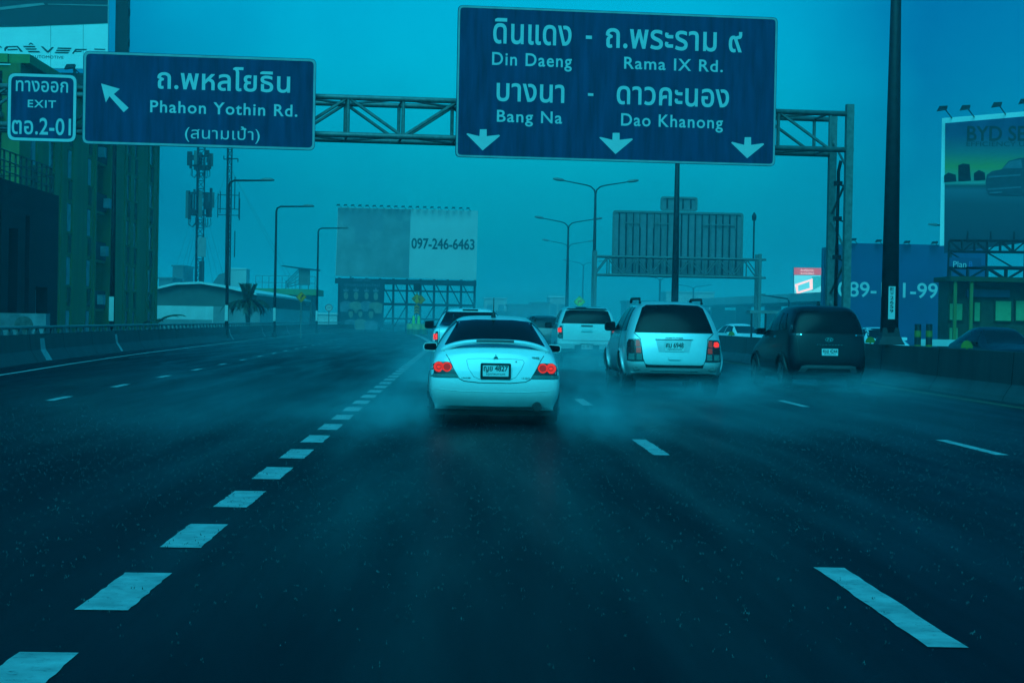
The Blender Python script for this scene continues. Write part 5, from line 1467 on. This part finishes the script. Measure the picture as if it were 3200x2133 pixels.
def pickup_common(c, zc=1.):
    c.wheels(1.1, 4.2, .37, .88, .24)
    c.under(.62, .3, 4.8, .40, .58)
    c.mirror(1.09, 3.55, 1.17, .22, .20, TRIM)
    c.patch('windscreen', GLASS, [(-.68, 1.24), (.68, 1.24), (.56, 1.74), (-.56, 1.74)], 'front', .006)
Yp = 58.
q = P(D(1346.5, 860), Yp)
c = Car('pickup', 'white pickup with tinted canopy window and one lit tail lamp, ahead of the silver car', 'pickup', WHITE, CANOPY, (q.x, Yp, 0), 0)
pickup_common(c)
c.patch('rear_window', GLASS, [(-.745, 1.34), (.745, 1.34), (.62, 1.70), (.50, 1.73), (-.50, 1.73), (-.62, 1.70)], 'rear', .012, .04)
c.patch('canopy_roof_edge', TRIM, [(-.60, 1.742), (.60, 1.742), (.50, 1.83), (-.50, 1.83)], 'rear', .012, .04)
for sd in ('left', 'right'):
    c.patch('side_window', GLASS, [(.55, 1.36), (1.85, 1.36), (1.85, 1.72), (.75, 1.72)], sd)
    c.patch('side_window', GLASS, [(2.3, 1.30), (3.75, 1.25), (3.3, 1.70), (2.3, 1.74)], sd)
for k in (-1, 1):
    lamp = c.patch('tail_light', mat('lamp_housing_dark', (.035, .010, .012), .2), [(k*.868, .90), (k*.868, 1.26), (k*.72, 1.27), (k*.70, .90)], 'rear', .012, .07)
    c.patch('lens', REDLIT if k < 0 else REDDIM, [(k*.845, 1.08), (k*.845, 1.20), (k*.745, 1.21), (k*.74, 1.08)], 'rear', .02, .07, lamp)
    c.patch('clear_lens', CLEARLENS, [(k*.85, .92), (k*.85, 1.02), (k*.735, 1.02), (k*.73, .92)], 'rear', .02, .07, lamp)
seam(c, 'tailgate_seam', [(-.70, 1.31), (-.70, .84), (.70, .84), (.70, 1.31)], .012)
c.patch('tailgate_handle', SILVER, [(-.17, 1.10), (.17, 1.10), (.14, 1.17), (-.14, 1.17)], 'rear', .03)
c.patch('brake_lamp_strip', TRIM, [(-.17, 1.255), (.17, 1.255), (.17, 1.29), (-.17, 1.29)], 'rear', .02)
MB().box((-.86, -.10, .60), (-.36, .10, .75)).build('bumper', SILVER, c.t)
MB().box((.36, -.10, .60), (.86, .10, .75)).build('bumper', SILVER, c.t)
MB().box((-.36, -.08, .50), (.36, .10, .72)).build('bumper_step', TRIM, c.t)
c.plate('บม 4915', 0, .66, .34, .14, y=-.085)
Yp = 44.4
q = P(D(1078.7, 860), Yp)
c = Car('pickup', 'white pickup with lit red tail lamp, partly hidden ahead of the white sedan', 'pickup', WHITE, PICK, (q.x, Yp, -.02), 0, sc=(.97, 1, .93))
pickup_common(c)
c.patch('rear_window', GLASS, [(-.72, 1.20+.05), (.72, 1.25), (.565, 1.585), (-.565, 1.585)], 'rear', .012, .04)
yb = c.y_at(0, 1.615); MB().box((-.18, yb-.03, 1.61), (.18, yb+.1, 1.648)).build('brake_lamp_strip', TRIM, c.t)
for sd in ('left', 'right'):
    c.patch('side_window', GLASS, [(2.45, 1.2), (3.75, 1.17), (3.3, 1.58), (2.6, 1.62)], sd)
for k in (-1, 1):
    lamp = c.patch('tail_light', mat('lamp_housing_dark', (.035, .010, .012), .2), [(k*.845, .80), (k*.845, 1.12), (k*.72, 1.13), (k*.71, .80)], 'rear', .012, .07)
    c.patch('lens', REDLIT, [(k*.825, .95), (k*.825, 1.07), (k*.735, 1.08), (k*.735, .95)], 'rear', .02, .07, lamp)
    c.patch('clear_lens', CLEARLENS, [(k*.83, .82), (k*.83, .90), (k*.735, .90), (k*.735, .82)], 'rear', .02, .07, lamp)
seam(c, 'tailgate_seam', [(-.69, 1.2), (-.69, .8), (.69, .8), (.69, 1.2)], .012)
MB().box((-.84, -.10, .52), (.84, .10, .68)).build('bumper', ALLOY, c.t)

# ---- dark car far ahead between lanes, and oncoming cars over the barrier
Yd = 85.
q = P(D(1247, 800), Yd)
c = Car('sport_utility_car', 'dark car far ahead, seen between the white sedan roof and the white canopied pickup', 'car', NAVYP, SUV, (q.x, Yd, 0), 0, sc=(.96, 1, .92))
c.patch('rear_window', GLASS, [(-.72, 1.12), (.72, 1.12), (.55, 1.55), (-.55, 1.55)], 'rear', .012, .04)
for sd in ('left', 'right'): c.patch('side_window', GLASS, [(.7, 1.14), (3.1, 1.14), (2.6, 1.52), (.9, 1.55)], sd)
for k in (-1, 1): c.patch('tail_light', REDLENS, [(k*.86, .7), (k*.86, .98), (k*.66, .98), (k*.66, .7)], 'rear', .01)
c.wheels(.88, 3.72, .36, .90, .24)
c.under(.7, .3, 4.3, .28, .44)
c.mirror(1.02, 3.0, 1.1, .2, .18, TRIM)
for (px, Y, paint, rings, lab, sc) in ((1690, 100, WHITE, SEDAN, 'oncoming white car roof showing over the barrier between the silver and the dark cars', (1, 1, 1.03)),
                                       (2036, 74, WHITE, SEDAN, 'oncoming white car behind the foot of the thick lamp post', (1, 1, .98)),
                                       (2325, 56, BLACKP, SEDAN, 'oncoming dark car over the barrier in front of the toll office', (1.04, 1, 1.02))):
    q = P(D(px, 780), Y)
    c = Car('oncoming_car', lab, 'car', paint, rings, (q.x, Y + 4.4, 0), R(180 + (14 if px < 1800 else 3)), 'oncoming cars beyond the median barrier', sc)
    sedan_common(c)
    for k in (-1, 1): c.patch('headlight', CLEARLENS if paint is BLACKP else mat('headlight_lens', (.5, .52, .52), .15), [(k*.70, .58), (k*.70, .68), (k*.45, .66), (k*.45, .57)], 'front', .01)
    c.patch('grille', TRIM, [(-.40, .50), (.40, .50), (.40, .66), (-.40, .66)], 'front', .01)
    c.plate('', 0, .5, frame=False, sub='')
# ------------------------------------------------------------------ spray, rain splashes, haze
def m_spray(name, dens, seed, pw=1.3):
    m = bpy.data.materials.new(name); m.use_nodes = True; n, l = m.node_tree.nodes, m.node_tree.links
    n.remove(n['Principled BSDF'])
    v = n.new('ShaderNodeVolumePrincipled'); l.new(v.outputs[0], n['Material Output'].inputs['Volume'])
    v.inputs['Color'].default_value = (.25, .92, 1, 1); v.inputs['Absorption Color'].default_value = (1, 1, 1, 1); v.inputs['Anisotropy'].default_value = .2
    tc = n.new('ShaderNodeTexCoord')
    ln = n.new('ShaderNodeVectorMath'); ln.operation = 'LENGTH'; l.new(tc.outputs['Object'], ln.inputs[0])
    mr = n.new('ShaderNodeMapRange'); mr.inputs['From Min'].default_value = 0; mr.inputs['From Max'].default_value = 1; mr.inputs['To Min'].default_value = 1; mr.inputs['To Max'].default_value = 0
    l.new(ln.outputs['Value'], mr.inputs[0])
    p = n.new('ShaderNodeMath'); p.operation = 'POWER'; p.inputs[1].default_value = pw; l.new(mr.outputs[0], p.inputs[0])
    mp = n.new('ShaderNodeMapping'); mp.inputs['Location'].default_value = (seed, seed*2.3, 0); l.new(tc.outputs['Object'], mp.inputs[0])
    z = n.new('ShaderNodeTexNoise'); z.inputs['Scale'].default_value = 2.6; z.inputs['Detail'].default_value = 4; l.new(mp.outputs[0], z.inputs['Vector'])
    r2 = n.new('ShaderNodeMapRange'); r2.inputs['From Min'].default_value = .35; r2.inputs['From Max'].default_value = .68; r2.inputs['To Min'].default_value = .15; r2.inputs['To Max'].default_value = 1.3; l.new(z.outputs[0], r2.inputs[0])
    a = n.new('ShaderNodeMath'); a.operation = 'MULTIPLY'; l.new(p.outputs[0], a.inputs[0]); l.new(r2.outputs[0], a.inputs[1])
    d = n.new('ShaderNodeMath'); d.operation = 'MULTIPLY'; d.inputs[1].default_value = dens; l.new(a.outputs[0], d.inputs[0])
    l.new(d.outputs[0], v.inputs['Density'])
    return m
SPRAY = [m_spray('spray_mist_%s' % w, dn, sd, pw) for w, dn, sd, pw in (('thick', 1.5, 1, 1.2), ('thin', .36, 4, 1.2), ('soft', .22, 9, 1.0))]
bm = bmesh.new(); bmesh.ops.create_icosphere(bm, subdivisions=3, radius=1.0)
spm = []
for m in SPRAY:
    me = bpy.data.meshes.new('tyre_spray'); bm.to_mesh(me); me.materials.append(m); spm.append(me)
bm.free()
def spray(kind, x, y, z, sx, sy, sz, car='the white sedan'):
    o = bpy.data.objects.new('tyre_spray', spm[kind]); COL.objects.link(o)
    o.location = (x, y, z); o.scale = (sx, sy, sz)
    tag(o, 'pale misty spray thrown up by the wheels of ' + car, 'spray', 'tyre spray behind ' + car, 'stuff')
X, Y = P(D(1134, 990), 25.8).x, 25.8
n = 'the white sedan'
spray(1, X-1.15, Y+.4, .30, .75, 2.4, .60, n); spray(1, X+1.15, Y+.4, .30, .75, 2.4, .60, n)
spray(2, X-1.35, Y-2.2, .22, .8, 3.4, .50, n); spray(2, X+1.35, Y-2.2, .22, .8, 3.4, .50, n)
spray(1, X-1.7, Y+1.0, .16, 1.5, 1.3, .30, n); spray(1, X+1.8, Y+1.0, .18, 1.6, 1.3, .32, n)
X, Y = P(D(1552, 890), 38.2).x, 38.2
n = 'the silver car'
spray(2, X-1.3, Y-.1, .22, .9, 2.4, .42, n); spray(2, X+1.3, Y-.1, .22, .9, 2.4, .42, n); spray(2, X, Y-3.4, .15, 1.9, 3.0, .32, n)
spray(2, X+.2, Y-1.2, .12, 1.5, 1.0, .28, n)
X, Y = P(D(1905, 880), 43.3).x, 43.3
n = 'the dark people carrier'
spray(1, X-1.5, Y+.2, .22, .9, 2.2, .40, n); spray(2, X+1.2, Y+.0, .2, .9, 2.0, .42, n); spray(2, X, Y-3.2, .18, 2.2, 3.0, .36, n)
X, Y = P(D(1346, 860), 58).x, 58.
n = 'the white canopied pickup'
spray(0, X, Y-.2, .3, 1.6, 2.4, .60, n); spray(2, X, Y-5, .4, 2.2, 6, .9, n)
X, Y = P(D(1078, 860), 44.4).x, 44.4
n = 'the half hidden white pickup'
spray(0, X, Y-.5, .3, 1.9, 2.6, .75, n); spray(2, X, Y-6, .4, 2.2, 6, .8, n)
# wide soft mist: spray drifting over the road, and the squall further on
spm2 = []
for w, dn, sd in (('drift', .05, 3), ('road', .017, 6), ('squall', .016, 8)):
    me = spm[0].copy(); me.materials.clear(); me.materials.append(m_spray('mist_%s' % w, dn, sd, .9)); spm2.append(me)
def mist(kind, x, y, z, sx, sy, sz, lab, name='drifting_mist'):
    o = bpy.data.objects.new(name, spm2[kind]); COL.objects.link(o); o.location = (x, y, z); o.scale = (sx, sy, sz)
    tag(o, lab, 'mist', 'mist over the road', 'stuff')
lab = 'thin drifting mist of rain and spray lying over the wet road'
mist(0, -3.0, 24, .2, 3.0, 6.5, .60, lab); mist(0, 4.0, 25, .2, 3.0, 7, .60, lab);
mist(0, 6.5, 33, .2, 4, 6, .45, lab)
mist(1, 4, 66, .8, 8, 18, 1.8, lab); mist(1, -4, 84, .5, 8, 34, 1.5, lab); mist(1, 1, 120, .8, 9, 30, 2.2, lab)
mist(1, 8, 105, 1.2, 11, 28, 3.0, lab); mist(1, 7, 160, 1.5, 8, 35, 4, lab); 
mist(2, 22, 248, 8, 90, 42, 28, 'pale squall of heavy rain hiding the far buildings', 'rain_squall')
# rain splashes: little crowns of water on the wet road
b = MB(); rnd = random.Random(11)
OCT = [(0,2,4),(2,1,4),(1,3,4),(3,0,4),(2,0,5),(1,2,5),(3,1,5),(0,3,5)]
for i in range(7500):
    y = 7.3 + 24*(.62*rnd.random() + .38*rnd.random()); w = y*.30
    x = y*.025 + (rnd.random()*2-1)*w
    h = .006 + .022*rnd.random()**2; r = .004 + .010*rnd.random()
    for k in range(rnd.choice((1, 2, 3, 4))):
        a = 6.28*rnd.random(); px, py, pz = x + math.cos(a)*r, y + math.sin(a)*r, .005 + h*rnd.random(); q = .0012 + .0022*rnd.random()**2
        b.add([(px-q, py, pz), (px+q, py, pz), (px, py-q, pz), (px, py+q, pz), (px, py, pz+q*3.5), (px, py, pz-q)], OCT)
o = b.build('rain_splashes', mat('splash_water', (.10, .12, .125), .4, var=.6))
tag(o, 'tiny crowns of rain splashing on the wet road', 'splash', kind='stuff')
# even rain haze round the camera and the whole scene
m = bpy.data.materials.new('rain_haze'); m.use_nodes = True; n_, l_ = m.node_tree.nodes, m.node_tree.links
n_.remove(n_['Principled BSDF'])
v = n_.new('ShaderNodeVolumePrincipled'); l_.new(v.outputs[0], n_['Material Output'].inputs['Volume'])
v.inputs['Density'].default_value = .0011
v.inputs['Color'].default_value = (.08, .78, 1, 1); v.inputs['Absorption Color'].default_value = (1, 1, 1, 1); v.inputs['Anisotropy'].default_value = .1
o = MB().box((-2450, -2450, -1.1), (2450, 2450, 40)).build('haze', m)
tag(o, 'grey teal rain haze filling the air over the expressway', 'haze', kind='stuff')
